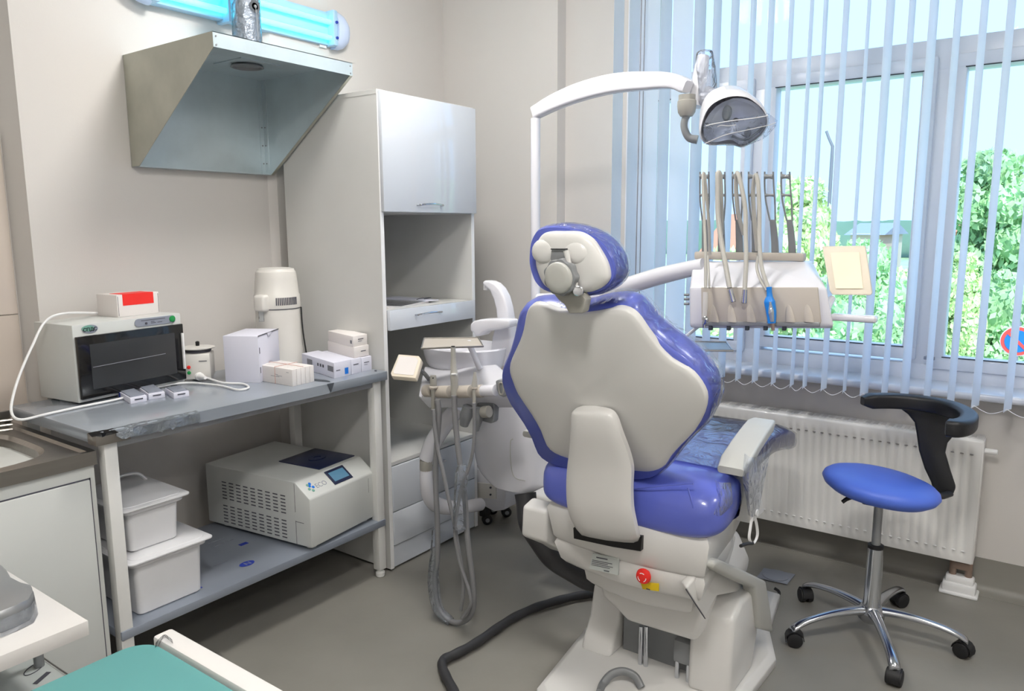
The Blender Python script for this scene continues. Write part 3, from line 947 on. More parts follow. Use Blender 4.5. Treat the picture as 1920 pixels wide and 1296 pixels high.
# ------------------------------------------------------------------ water distiller
dc = (W(478, 700, Z=TZ) + W(583, 668, Z=TZ)) / 2
dcx, dcy = 2.045, 2.745
ds = thing('water_distiller', 'tall cream water distiller with a vented domed head and spout', 'appliance', (dcx, dcy, TZ))
def dz(py):
    return W(530, py, X=dcx).z - TZ
zc1 = dz(577)
fin('body', lathe([(.100, 0), (.108, .004), (.108, .012), (.096, .10), (.093, zc1)], (dcx, dcy, TZ), 48), 'ivory', ds)
hd = fin('head', lathe([(.088, zc1 - .003), (.096, zc1), (.0975, zc1 + .006), (.096, zc1 + .055), (.093, zc1 + .060), (.088, zc1 + .12), (.085, zc1 + .15), (.083, zc1 + .156), (.080, zc1 + .158), (.076, zc1 + .168), (.06, zc1 + .172), (0, zc1 + .174)], (dcx, dcy, TZ), 48), 'ivory', ds)
fin('seam', lathe([(.0945, zc1 - .004), (.0952, zc1 - .002), (.0945, zc1)], (dcx, dcy, TZ), 48), 'ink', ds)
# spout toward the camera and left, vents toward the right
vw = atan2(-dcy, -dcx)
a0 = vw - radians(38)
sx_, sy_ = dcx + cos(a0) * .105, dcy + sin(a0) * .105
bm = box(B(), -.03, .02, -.028, .028, zc1 - .008, zc1 + .062, bv=.012, seg=3)
bmesh.ops.transform(bm, matrix=Matrix.Translation((sx_, sy_, TZ)) @ Matrix.Rotation(a0, 4, 'Z'), verts=bm.verts)
fin('spout_housing', bm, 'ivory', ds)
fin('spout', cyl((sx_ + cos(a0) * .005, sy_ + sin(a0) * .005, TZ + zc1 - .05), (sx_ + cos(a0) * .005, sy_ + sin(a0) * .005, TZ + zc1), .011), 'filmlight', ds)
for k in range(13):
    a = vw - radians(2) + radians(4.6) * k
    c = Vector((dcx + cos(a) * .0972, dcy + sin(a) * .0972, TZ + zc1 + .032))
    bm = box(B(), -.0015, .0012, -.0024, .0024, -.016, .016)
    bmesh.ops.transform(bm, matrix=Matrix.Translation(c) @ Matrix.Rotation(a, 4, 'Z'), verts=bm.verts)
    fin('vent_slot', bm, 'ink', ds, smooth=False)
a = vw + radians(78)
cc = [(dcx + cos(a) * .10, dcy + sin(a) * .10, TZ + zc1), (dcx + cos(a) * .103, dcy + sin(a) * .103, TZ + zc1 * .6), (dcx + cos(a + .1) * .112, dcy + sin(a + .1) * .112, TZ + zc1 * .2), (dcx + cos(a + .15) * .118, dcy + sin(a + .15) * .118, TZ + .004)]
fin('power_cable', tube(cc, .0032, 8), 'rubber', ds)

# ------------------------------------------------------------------ five slim cartons held by a rubber band
s0 = W(549, 725, Z=TZ)
s1 = W(590, 715, Z=TZ)
s2 = W(486, 714, Z=TZ)
du = (s1 - s0) / 5.0
dv = (s2 - s0)
hh = W(549, 694, X=s0.x).z - TZ
first = None
for k in range(5):
    nm = ['front-left', 'second from the left', 'middle', 'fourth from the left', 'rightmost'][k]
    t = thing('slim_carton', 'slim cream carton, %s in the banded bundle of five standing cartons' % nm, 'box', s0 + du * k, 0, 'five banded cartons on the table')
    b0 = [Vector((0, 0, 0)), du * .93, du * .93 + dv, dv]
    fin('carton', loft([b0, [p + Vector((0, 0, hh)) for p in b0]], bv=.0012), 'card', t, local=True)
    if k == 0:
        nrm = Vector((du.x, du.y, 0)).normalized() * -.0004
        for z, f0, l in ((.5, .3, .32), (.44, .38, .5), (.56, .42, .2), (.78, .1, .14)):
            patch('lettering', 'greyprint', t, dv * f0 + nrm + Vector((0, 0, hh * z)), dv, (0, 0, 1), dv.length * l * .5, .0016, local=True)
bnd = []
hb = hh + .001
fw = dv * .5
o3 = -du.normalized() * .0015
P0 = s0 + fw
loop = [P0 + o3 + Vector((0, 0, .001)), P0 + o3 + Vector((0, 0, hb + .001)), P0 + du * 5 - o3 + Vector((0, 0, hb + .001)), P0 + du * 5 - o3 + Vector((0, 0, .001))]
bm = tube(loop, .0012, 6, smooth=False)
P1 = s0 + du * 2.5
dn = dv.normalized() * .0015
bm = tube([P1 - dn + Vector((0, 0, hb + .002)), P1 + dv * .5 + Vector((0, 0, hb + .003)), P1 + dv + dn + Vector((0, 0, hb + .002)), P1 + dv + dn + Vector((0, 0, .002))], .0012, 6, smooth=False, bm=bm)
o = fin('rubber_band', bm, 'red', None)
o.data.materials[0] = mat('pink_rubber', (0.82, 0.66, 0.62), 0.6)
tag(o, 'pinkish rubber band stretched around the bundle of five slim cartons', 'rubber band')

# ------------------------------------------------------------------ medicine cartons at the right end of the table
def carton(label, c0, ux, uy, lx, ly, z0, h, prints=(), group='medicine cartons at the table end', m_='cardblue'):
    ux, uy = Vector(ux).normalized(), Vector(uy).normalized()
    t = thing('medicine_carton', label, 'box', (c0[0], c0[1], z0), 0, group)
    b0 = [Vector((0, 0, 0)), ux * lx, ux * lx + uy * ly, uy * ly]
    fin('carton', loft([b0, [p + Vector((0, 0, h)) for p in b0]], bv=.0012), m_, t, local=True)
    for (side, f, z, l, hh_, mm) in prints:
        if side == 'u':
            n = Vector((ux.y, -ux.x, 0))
            p = ux * (lx * f) + n * .0004
            patch('print', mm, t, p + Vector((0, 0, h * z)), ux, (0, 0, 1), l, hh_, local=True)
        else:
            n = Vector((-uy.y, uy.x, 0))
            p = uy * (ly * f) + n * .0004 + uy * l
            patch('print', mm, t, p + Vector((0, 0, h * z)), -uy, (0, 0, 1), l, hh_, local=True)
    return t
m0 = W(627, 710, Z=TZ); m1 = W(698, 693, Z=TZ); m2 = W(567, 690, Z=TZ)
ux = (m1 - m0); uy = (m2 - m0)
ux = Vector((ux.x, ux.y, 0)); uy = Vector((uy.x, uy.y, 0))
lx_, ly_ = ux.length, uy.length
uxn, uyn = ux.normalized(), uy.normalized()
h1 = W(627, 681, X=m0.x, ).z - TZ
wA = lx_ * .36
PR_A = (('u', .12, .45, .022, .003, 'ink'), ('v', .06, .40, .05, .022, 'greyprint'), ('v', .34, .46, .014, .012, 'ink'), ('v', .40, .46, .014, .012, 'ink'), ('v', .46, .46, .014, .012, 'ink'), ('v', .66, .3, .07, .03, 'greyprint'), ('u', .48, .14, .03, .024, 'blueprint'))
carton('large white medicine carton with a blue square, leftmost by the table corner', m0, uxn, uyn, lx_ * .43, ly_, TZ, h1, (('u', .12, .45, .022, .003, 'ink'), ('u', .62, .12, .020, .026, 'blueprint'), ('v', .02, .40, .05, .022, 'greyprint'), ('v', .30, .50, .012, .012, 'ink'), ('v', .38, .50, .012, .012, 'ink'), ('v', .46, .50, .012, .012, 'ink'), ('v', .66, .3, .05, .03, 'greyprint')))
carton('white medicine carton, second in the bottom row right of the blue square', m0 + uxn * lx_ * .44, uxn, uyn, lx_ * .26, ly_ * .9, TZ, h1 * .97, (('u', .2, .6, .03, .003, 'ink'),))
carton('white medicine carton at the bottom right, nearest the table corner', m0 + uxn * lx_ * .71, uxn, uyn, lx_ * .28, ly_ * .85, TZ, h1 * .94, (('u', .25, .6, .03, .003, 'ink'), ('u', .25, .45, .02, .002, 'greyprint')))
b2 = m0 + uxn * lx_ * .56 + uyn * .012
carton('white medicine carton in the middle layer of the stack by the cabinet', b2, uxn, uyn, lx_ * .40, ly_ * .8, TZ + h1 * .97, h1 * .72, (('u', .45, .5, .03, .003, 'ink'),), m_='card')
carton('white medicine carton lying topmost on the stack by the cabinet', b2 - uxn * .0 + uyn * .006, uxn, uyn, lx_ * .385, ly_ * .75, TZ + h1 * 1.69, h1 * .72, (('u', .35, .62, .032, .003, 'ink'), ('u', .35, .45, .022, .002, 'greyprint'), ('v', .04, .3, .014, .014, 'greyprint')), m_='card')

# ------------------------------------------------------------------ three flat packs lying in front of the cabinet
for k, (px0, py0, px1, py1, px2, py2, lab) in enumerate(((245, 758, 276, 752, 216, 740, 'small flat clear-lidded pack with a blue tab, leftmost in front of the drying cabinet'),
                                                         (279, 750, 310, 745, 256, 733, 'small flat clear-lidded pack, middle one in front of the drying cabinet'),
                                                         (326, 748, 355, 743, 310, 738, 'small flat clear-lidded pack, rightmost in front of the drying cabinet'))):
    a, b, c = W(px0, py0, Z=TZ), W(px1, py1, Z=TZ), W(px2, py2, Z=TZ)
    ux, uy = (b - a), (c - a)
    t = thing('flat_pack', lab, 'box', a, 0, 'flat packs in front of the drying cabinet')
    b0 = [Vector((0, 0, 0)), ux, ux + uy, uy]
    fin('tray', loft([b0, [p + Vector((0, 0, .020)) for p in b0]], bv=.0015), 'cardblue', t, local=True)
    b1 = [p * .86 + (ux + uy) * .07 + Vector((0, 0, .0195)) for p in b0]
    fin('blister_lid', loft([b1, [p + Vector((0, 0, .004)) for p in b1]], bv=.001), 'panelgrey', t, local=True)
    n = Vector((ux.y, -ux.x, 0)).normalized()
    patch('lettering', 'ink', t, ux * .25 + n * .0004 + Vector((0, 0, .010)), ux, (0, 0, 1), ux.length * .5, .0045, local=True)
    if k == 0:
        n = Vector((-uy.y, uy.x, 0)).normalized()
        patch('blue_tab', 'darkblue', t, uy * .72 + n * .0005 + Vector((0, 0, .002)), -uy, (0, 0, 1), .018, .016, local=True)

# ------------------------------------------------------------------ extraction hood
HX0, HX1, HY1, HZ0, HZ1 = 1.583, 2.212, 2.998, 1.748, 2.17
HYF = 2.40
hd_ = thing('extraction_hood', 'galvanised sheet-metal fume hood with slanted sides mounted high on the wall', 'hood', (1.9, 3.0, HZ0))
tk = .0025
lipb = W(404, 88, Y=HYF).z
def side(x, m_):
    pts = [(x, HY1, HZ0), (x, HY1, HZ1), (x, HYF, HZ1), (x, HYF, lipb), (x, HY1 - .055, HZ0)]
    return fin('side_sheet', prism(pts, (tk, 0, 0)), m_, hd_, smooth=False)
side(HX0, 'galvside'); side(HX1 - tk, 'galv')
fin('top_sheet', box(B(), HX0, HX1, HYF, HY1, HZ1 - tk, HZ1), 'galv', hd_, smooth=False)
fin('front_lip', box(B(), HX0, HX1, HYF, HYF + tk, lipb, HZ1), 'galv', hd_, smooth=False)
fin('back_sheet', box(B(), HX0, HX1, HY1 - tk, HY1, HZ0, HZ1), 'galv', hd_, smooth=False)
fin('bottom_flange', box(B(), HX0, HX1, HY1 - .055, HY1, HZ0, HZ0 + tk), 'galv', hd_, smooth=False)
fin('inner_seam', box(B(), HX1 - .028, HX1 - tk, HY1 - .006, HY1 - tk, HZ0, HZ1), 'galv', hd_, smooth=False)
fin('inner_seam', box(B(), HX1 - .008, HX1 - tk, HY1 - .03, HY1 - tk, HZ0, HZ1 - .0), 'galv', hd_, smooth=False)
# edge flanges folded along the slanted right side
p0, p1 = Vector((HX1 - tk, HYF, lipb)), Vector((HX1 - tk, HY1 - .055, HZ0))
fin('edge_flange', prism([p0, p1, p1 + Vector((-.014, 0, 0)), p0 + Vector((-.014, 0, 0))], (0, -.0015, -.0015)), 'galvside', hd_, smooth=False)
fin('opening_plate', box(B(), 1.87, 2.055, 2.655, 2.84, HZ1 - .006, HZ1 - tk), 'galv', hd_, smooth=False)
fin('duct_collar', lathe([(.062, -.006), (.066, -.012), (.058, -.014), (.054, -.004), (.054, 0)], (1.963, 2.75, HZ1 - .003), 32), 'greyd', hd_)
fin('fan_grille', lathe([(0, -.004), (.054, -.004), (.054, -.002), (0, -.002)], (1.963, 2.75, HZ1 - .004), 32), 'gasket', hd_)
bm = B()
for x in (HX0 + .012, HX1 - .012):
    for z in (HZ1 - .014, lipb + .008):
        bm = cyl((x, HYF, z), (x, HYF - .002, z), .0032, 8, bm=bm)
o = fin('rivet', bm, 'greyd', hd_)
o['kind'] = 'stuff'
bm = B()
for z in (1.80, 1.88, 1.96):
    bm = cyl((HX1 - .018, HY1 - .006, z), (HX1 - .018, HY1 - .009, z), .003, 8, bm=bm)
    bm = cyl((HX1 - .008, HY1 - .018, z), (HX1 - .011, HY1 - .018, z), .003, 8, bm=bm)
o = fin('rivet', bm, 'greyd', hd_)
o['kind'] = 'stuff'
# round duct rising from the hood, wrapped in clear film
dx_, dyy = W(463, 60, Y=2.75).x, 2.75
du_ = thing('exhaust_duct', 'film-wrapped silver round duct rising from the top of the fume hood', 'duct', (dx_, dyy, HZ1))
fin('duct_pipe', lathe([(.056, 0), (.056, .03), (.052, .032), (.052, .62), (.055, .625), (.055, .825)], (dx_, dyy, HZ1), 32), 'foil', du_)
fin('film_wrap', lathe([(.060, .0), (.062, .02), (.059, .03), (.0565, .2), (.0595, .35), (.056, .5), (.059, .62)], (dx_, dyy, HZ1), 18), 'film', du_)
q = W(478, 12, Y=dyy - .057)
rg = fin('damper_dial', lathe([(.014, 0), (.024, 0), (.024, .006), (.014, .006), (.014, 0)], (q.x, q.y, q.z), 24, axis='Y'), 'chrome', du_)
fin('dial_hub', lathe([(0, -.004), (.006, -.004), (.006, .006), (0, .006)], (q.x, q.y, q.z), 14, axis='Y'), 'greyd', rg)
fin('pull_wire', tube([(q.x, q.y - .004, q.z), (q.x + .002, q.y - .006, q.z - .05), (q.x + .004, q.y - .002, q.z - .12)], .0018, 6), 'greyd', rg)

# ------------------------------------------------------------------ ultraviolet air lamp on the wall
UY = 2.93
a0_, a1_ = W(283, 3, Y=UY - .01), W(620, 72, Y=UY - .01)
ux0 = W(300, 10, Y=UY).x - .02
ux1 = W(625, 60, Y=UY).x
zb_ = W(619, 84, Y=UY).z
zt_ = W(619, 26, Y=UY).z
z_lo, z_hi = W(619, 71, Y=UY).z, W(619, 42, Y=UY).z
uvl = thing('uv_lamp', 'wall-mounted bactericidal lamp with two glowing cyan tubes above the fume hood', 'lamp', ((ux0 + ux1) / 2, YL, zb_))
fin('lamp_housing', box(B(), ux0, ux1, UY + .02, YL - .001, zb_, zt_ + .012, bv=.006), 'uvhouse', uvl)
for z in (z_lo, z_hi):
    fin('uv_tube', cyl((ux0 + .01, UY, z), (ux1 - .005, UY, z), .0125, 16), 'uvtube', uvl)
for x, sgn in ((ux0, -1), (ux1, 1)):
    bm = box(B(), x - .018, x + .012, UY - .024, YL - .001, zb_ - .004, zt_ + .018, bv=.008)
    fin('tube_holder', bm, 'uvhouse', uvl)
    zc_ = (zb_ + zt_) / 2 + .006
    hh2 = (zt_ - zb_) / 2 + .02
    loops = []
    for r, d in ((1, 0), (.97, .03), (.86, .06), (.62, .085), (.3, .098), (.02, .10)):
        loops.append([Vector((x + sgn * (d + .012), (UY + YL) / 2 - .012 + cos(t) * .055 * r, zc_ + sin(t) * hh2 * r)) for t in [2 * pi * k / 24 for k in range(24)]])
    fin('end_cap', loft(loops), 'frost', uvl, angle=60)
bm = B()
for z in (z_lo, z_hi):
    bm = cyl((ux1 + .0, UY - .024, z), (ux1, UY - .03, z), .007, 10, bm=bm)
o = fin('holder_screw', bm, 'darkblue', uvl)
o['kind'] = 'stuff'
mid = W(430, 60, Y=UY)
fin('lamp_bracket', box(B(), mid.x - .012, mid.x + .012, UY - .022, YL, zb_ - .012, zt_ + .012, bv=.004), 'uvhouse', uvl)
fin('lamp_foot', box(B(), ux1 - .06, ux1 - .02, UY + .03, YL, zb_ - .012, zb_), 'edge', uvl)
cord = W(236, 5, Y=YL)

# ------------------------------------------------------------------ sink counter with cabinet at the left
SKZ = .85
skx1, sky0 = 1.03, 2.285
sk = thing('sink_cabinet', 'white metal sink cabinet with a plain grey-white door at the left edge', 'cabinet', (.65, 2.65, 0))
fin('cabinet_body', box(B(), .12, skx1 - .006, sky0 + .012, 2.9, .06, SKZ - .042), 'devwhite', sk, smooth=False)
dx1 = W(170, 900, Y=sky0).x
dz1 = W(168, 899, Y=sky0 + .01).z
dd = fin('cabinet_door', box(B(), .14, dx1, sky0 + .004, sky0 + .018, .10, dz1, bv=.003), 'devwhite', sk)
bm = B()
box(bm, .136, dx1 + .004, sky0 + .0095, sky0 + .0125, dz1 + .0, dz1 + .004)
box(bm, dx1, dx1 + .004, sky0 + .0095, sky0 + .0125, .10, dz1 + .004)
fin('door_gap', bm, 'ink', sk, smooth=False)
fin('plinth', box(B(), .16, skx1 - .03, sky0 + .05, 2.86, 0, .06), 'panelgrey', sk, smooth=False)
# stainless worktop with pressed bowl
top = thing('steel_sink_top', 'stainless steel sink worktop with a deep oval bowl at the far left', 'sink', (.65, 2.65, SKZ - .04))
bc = (.69, 2.60)
bm = bmesh.new()
NR = 40
def ring(rx, ry, z, pw=2.6):
    l = []
    for k in range(NR):
        t = 2 * pi * k / NR
        c, s = cos(t), sin(t)
        l.append(bm.verts.new((bc[0] + math.copysign(abs(c) ** (2 / pw), c) * rx, bc[1] + math.copysign(abs(s) ** (2 / pw), s) * ry, z)))
    return l
outer = []
for k in range(NR):
    t = 2 * pi * k / NR
    c, s = cos(t), sin(t)
    m_ = max(abs(c), abs(s))
    hx_, hy_ = c / m_, s / m_
    x = bc[0] + hx_ * ((skx1 - bc[0]) if hx_ > 0 else (bc[0] - .12))
    y = bc[1] + hy_ * ((2.9 - bc[1]) if hy_ > 0 else (bc[1] - sky0))
    outer.append((x, y))
ro_low = [bm.verts.new((x, y, SKZ - .042)) for x, y in outer]
ro = [bm.verts.new((x, y, SKZ)) for x, y in outer]
ri0 = [bm.verts.new((x + (bc[0] - x) * .06, y + (bc[1] - y) * .05, SKZ)) for x, y in outer]
ri1 = [bm.verts.new((x + (bc[0] - x) * .08, y + (bc[1] - y) * .07, SKZ - .008)) for x, y in outer]
R_ = [ring(.275, .240, SKZ - .008, 4), ring(.262, .228, SKZ - .018, 4), ring(.25, .216, SKZ - .10, 4), ring(.215, .185, SKZ - .155, 3.4), ring(.10, .08, SKZ - .165), ring(.03, .03, SKZ - .168)]
rings = [ro_low, ro, ri0, ri1] + R_
for a, b in zip(rings, rings[1:]):
    for i in range(NR):
        j = (i + 1) % NR
        bm.faces.new((a[i], a[j], b[j], b[i]))
bm.faces.new(R_[-1])
fin('worktop', bm, 'stainless', top, angle=30)
fin('drain', lathe([(0, .001), (.028, .002), (.03, .004), (.022, .005), (0, .003)], (bc[0], bc[1], SKZ - .166), 20), 'chrome', top)
for k in range(3):
    p = W(0, 790 + 9 * k, Z=SKZ + .01)
    p2 = W(24, 787 + 9 * k, Z=SKZ + .01)
    fin('drainer_rib', tube([p + (p - p2) * 3, p, p2], .005, 8, smooth=False), 'stainless', top)
fin('splashback', box(B(), .12, skx1, 2.885, 2.9, SKZ - .002, SKZ + .04, bv=.003), 'stainless', top)

# ------------------------------------------------------------------ white plastic tubs on the shelf
def tub(label, x1, y0, lx, ly, z0, h, lat):
    t = thing('disinfection_tub', label, 'container', (x1 - lx / 2, y0 + ly / 2, z0), 0, 'disinfection tubs on the lower shelf')
    cx, cy = x1 - lx / 2, y0 + ly / 2
    L = []
    for z, g in ((0, -.012), (.006, -.006), (h - .028, 0)):
        L.append([(cx + x, cy + y, z0 + z) for x, y in rrect(lx / 2 + g, ly / 2 + g, .018)])
    fin('tub_body', loft(L), 'tub', t)
    L = []
    for z, g in ((h - .032, .010), (h - .030, .014), (h - .012, .016), (h - .004, .010), (h, -.01), (h + .004, -.03)):
        L.append([(cx + x, cy + y, z0 + z) for x, y in rrect(lx / 2 + g, ly / 2 + g, .024)])
    ld = fin('lid', loft(L), 'tub', t)
    L = []
    for z, g in ((h - .016, .024), (h - .013, .030), (h - .009, .030), (h - .006, .02)):
        L.append([(cx + x, cy + y, z0 + z) for x, y in rrect(lx / 2 + g, ly / 2 + g, .02)])
    fin('lid_rim', loft(L, caps=True), 'tub', ld)
    return t, cx, cy
lowx = W(372, 1095, Z=SZ)
T1, cx1_, cy1_ = tub('larger white lidded plastic tub, bottom of the pair on the lower shelf', lowx.x - .012, 2.31, .235, .34, SZ, W(372, 995, X=lowx.x).z - SZ, 0)
h1_ = W(372, 995, X=lowx.x).z - SZ
upx = W(334, 1003, Z=SZ + h1_)
h2_ = W(336, 920, X=upx.x).z - (SZ + h1_)
T2, cx2_, cy2_ = tub('smaller white lidded plastic tub with carry handle, stacked on top of the larger tub', upx.x - .008, 2.335, .175, .28, SZ + h1_ + .004, h2_, 0)
zz_ = SZ + h1_ + h2_ + .008
hc = W(240, 905, Z=zz_)
fin('carry_handle', tube([(hc.x - .045, hc.y + .03, zz_ - .004), (hc.x - .03, hc.y + .02, zz_ + .022), (hc.x + .03, hc.y, zz_ + .024), (hc.x + .06, hc.y - .005, zz_ - .004)], .010, 10, flat=.6), 'tub', T2)

# ------------------------------------------------------------------ steriliser with touch screen on the shelf
az0 = SZ + .012
fl_ = W(575, 1028, Z=az0 + .0)
fl_ = W(570, 1020, Z=az0 + .01)
ax0_, ay0_ = 1.695, 2.175
A_W, A_D, A_H = .42, .60, .27
au = thing('benchtop_centrifuge', 'white boxy laboratory device with touch screen and dark blue hatch on the lower shelf', 'appliance', (ax0_, ay0_, SZ))
q0 = W(585, 1030, Z=az0); q1 = W(705, 968, Z=az0); q2 = W(412, 970, Z=az0)
au.location = (q0.x, q0.y, SZ)
exx = (q1 - q0); eyy = (q2 - q0)
exx.z = 0; eyy.z = 0
A_W = exx.length
A_D = eyy.length
ang_ = atan2(exx.y, exx.x)
au.rotation_euler = (0, 0, ang_)
zt1_ = W(403, 862, X=q2.x).z - SZ
zf_mid = W(582, 938, X=q0.x).z - SZ
A_H = zt1_
zb = .014
prof = [(0, zb), (0, zf_mid), (.075, A_H), (A_D, A_H), (A_D, zb)]
fin('housing', prism([(0, y, z) for y, z in prof], (A_W, 0, 0), bv=.006), 'devwhite', au, local=True)
bm = B()
for x in (.04, A_W - .04):
    for y in (.04, A_D - .08):
        bm = cyl((x, y, 0), (x, y, zb + .004), .02, 16, bm=bm, bv=.003)
fin('rubber_foot', bm, 'devwhite', au, local=True)
# side vents: two blocks of short slots in nine columns
for blk, (za, zb2_) in enumerate(((A_H * .50, A_H * .76), (A_H * .12, A_H * .38))):
    for c in range(9):
        bm = B()
        for r in range(6):
            yy = .13 + c * .042
            z = za + (zb2_ - za) * r / 5
            box(bm, -.0006, .0008, yy, yy + .026, z - .0022, z + .0022)
        o = fin('vent_column', bm, 'ink', au, smooth=False, local=True)
        o['kind'] = 'stuff'
bm = B()
box(bm, -.0006, .001, .078, .0795, A_H * .55, A_H * .98)
box(bm, -.0006, .001, .078, .0795, zb, A_H * .42)
box(bm, -.0006, .001, .036, .08, A_H * .405, A_H * .412)
box(bm, A_W * .89, A_W * .892, -.0006, .001, zf_mid * .62, zf_mid * .92)
fin('housing_joint', bm, 'ink', au, smooth=False, local=True)['kind'] = 'stuff'
# slanted front: screen and logo
su = Vector((0, .075, A_H - zf_mid)).normalized()
sn = Vector((1, 0, 0)).cross(su)
def onf(u, v):
    return Vector((u * A_W, 0, zf_mid)) + su * v
fh = Vector((0, .075, A_H - zf_mid)).length
sc = fin('touch_screen', prism([onf(.40, fh * .16) + sn * .0006, onf(.68, fh * .16) + sn * .0006, onf(.68, fh * .93) + sn * .0006, onf(.40, fh * .93) + sn * .0006], sn * .003, bv=.001), 'navy', au, local=True)
fin('display', prism([onf(.43, fh * .30) + sn * .0036, onf(.65, fh * .30) + sn * .0036, onf(.65, fh * .80) + sn * .0036, onf(.43, fh * .80) + sn * .0036], sn * .0008), 'screen', sc, local=True, smooth=False)
for k, (u, v) in enumerate(((.09, .45), (.12, .58), (.12, .33), (.15, .48), (.105, .65), (.14, .68))):
    c = onf(u, fh * v) + sn * .0006
    fin('logo_dot', prism(oval(c, (1, 0, 0), su, .0065, .0065, 12), sn * .0006), 'blueprint' if k % 2 else 'tealprint', au, local=True, smooth=False)
t_ = text('logo_lettering', 'ECO', 'panelgrey', au, onf(.18, fh * .36) + sn * .0006, (1, 0, 0), su, .030, .0003, local=True)
# dark blue sliding hatch on top
fin('top_hatch', box(B(), A_W * .42, A_W * .98, .10, .33, A_H - .001, A_H + .004, bv=.002), 'navy', au, local=True)
fin('hatch_grip', lathe([(.02, A_H + .003), (.045, A_H + .003), (.045, A_H + .008), (.02, A_H + .008), (.02, A_H + .003)], (A_W * .7, .215, 0), 28, sx=1.0, sy=.7), 'navy', au, local=True)

# ================================================================== DENTAL CHAIR
CYc = .975
ch_ = thing('dental_chair', 'blue and white dental treatment chair with upright backrest in the middle of the room', 'dental chair', (2.3, CYc, 0))
# floor plate
bpts = [(1.78, .70), (2.47, .672), (2.66, .755), (2.95, .80), (2.95, 1.22), (2.40, 1.33), (1.85, 1.25), (1.74, 1.1)]
fin('base_plate', loft([[(x, y, 0) for x, y in bpts], [(x, y, .03) for x, y in bpts], [(2.3 + (x - 2.3) * .95, 1 + (y - 1) * .93, .045) for x, y in bpts]], bv=.004), 'chairwhite', ch_)
# lift covers: left and right fork legs, outer link cover, middle casing
YR = .715
rp = [(1366, 1292), (1374, 1165), (1393, 1132), (1415, 1104), (1422, 1184), (1372, 1278)]
# right fork
pr_ = [W(x, y, Y=YR) for x, y in ((1368, 1288), (1372, 1225), (1377, 1165), (1392, 1128), (1415, 1103), (1421, 1140), (1422, 1184))]
pr_[0].z = .04
pr_[-1].z = max(pr_[-1].z, .04)
pr_.append(Vector((pr_[-1].x - .05, YR, .04)))
fork_r = loft([pr_, [p + Vector((-.015, .135, 0)) for p in pr_]], bv=.018, seg=3)
fin('lift_cover', fork_r, 'chairwhite', ch_)
# left fork
YLf = 1.13
pl_ = [W(x, y, Y=YLf) for x, y in ((1143, 1238), (1150, 1205), (1160, 1170), (1168, 1110), (1185, 1085))]
pl_[0].z = .04
pl_ += [Vector((pl_[-1].x + .28, YLf, pl_[-1].z - .02)), Vector((pl_[-1].x + .36, YLf, .04))]
fin('lift_cover', loft([pl_, [p + Vector((-.005, .115, 0)) for p in pl_]], bv=.014, seg=3), 'chairwhite', ch_)
# outer link cover on the right
pk = [W(x, y, Y=.70) for x, y in ((1338, 1066), (1341, 1052), (1352, 1050), (1392, 1068), (1437, 1090), (1446, 1144), (1451, 1187), (1424, 1180), (1416, 1104), (1380, 1088))]
fin('link_cover', prism(pk, (0, .045, 0), bv=.01, seg=3), 'armpad', ch_)
# middle casing (tapers downward)
Xc = 2.06
f_ = [W(x, y, X=Xc) for x, y in ((1120, 1080), (1290, 1092), (1318, 1160), (1305, 1207), (1174, 1167), (1160, 1150), (1128, 1120))]
fin('middle_casing', prism(f_, (.50, .02, 0), bv=.02, seg=3), 'chairwhite', ch_)
f_ = [W(x, y, Y=.752) for x, y in ((1286, 1104), (1316, 1066), (1345, 1062), (1394, 1083), (1414, 1106), (1344, 1119), (1322, 1160))]
fin('side_casing', prism(f_, (.03, .03, 0), bv=.008, seg=3), 'chairwhite', ch_)
fin('casing_seam', tube([W(1286, 1105, Y=.7505), W(1304, 1133, Y=.7505), W(1322, 1160, Y=.7505)], .0018, 6), 'ink', ch_)
# scissor mechanism in the gap
bm = B()
box(bm, 2.2, 2.7, .87, 1.12, .045, .30)
fin('lift_mechanism', bm, 'greyd', ch_, smooth=False)
for (px, y0, y1) in ((1202, 1190, 1213), (1212, 1190, 1215), (1271, 1220, 1236), (1292, 1225, 1240)):
    a, b = W(px, y0, X=2.15), W(px, y1, X=2.15)
    fin('support_pin', cyl((2.15, a.y, .045), (2.15, a.y, a.z + .03), .008, 12), 'chrome', ch_)
fin('bracket_plate', box(B(), 2.14, 2.20, W(1302, 1200, X=2.14).y, W(1262, 1190, X=2.14).y, .10, .18, bv=.01), 'greyd', ch_)
# grey arched pedal bow on the plate
pb = [W(x, y, Z=.05) for x, y in ((1124, 1300), (1130, 1284))] + [W(1146, 1265, Z=.075), W(1168, 1259, Z=.085), W(1190, 1268, Z=.075), W(1203, 1290, Z=.05)]
fin('pedal_bow', tube(pb, .012, 12, flat=1.3), 'greyd', ch_)

# under-seat shell: upper and lower tiers
def tier(x0, x1, hw0, hw1, z0, z1, name, m_='chairwhite', bulge=.03, dz=0.0, ins=0.0):
    def pl(z, g):
        l = []
        n = 10
        for k in range(n + 1):
            t = -1 + 2 * k / n
            l.append((x0 + g + bulge * t * t, CYc + t * (hw0 - g), z))
        l.append((x0 + .35, CYc + hw1 - g, z))
        l.append((x1, CYc + hw1 - g - .03, z))
        l.append((x1, CYc - hw1 + g + .03, z))
        l.append((x0 + .35, CYc - hw1 + g, z))
        return l
    return fin(name, loft([pl(z0, ins + .012), pl(z0 + .015, ins), pl(z1 - .02, 0), pl(z1, .01)], bv=0), m_, ch_, angle=50)
tier(1.865, 2.38, .265, .235, .525, .655, 'seat_frame', ins=.015)
tier(1.885, 2.33, .25, .215, .445, .535, 'lower_frame', ins=.015)
tier(1.96, 2.45, .19, .18, .36, .46, 'frame_neck', ins=.01)
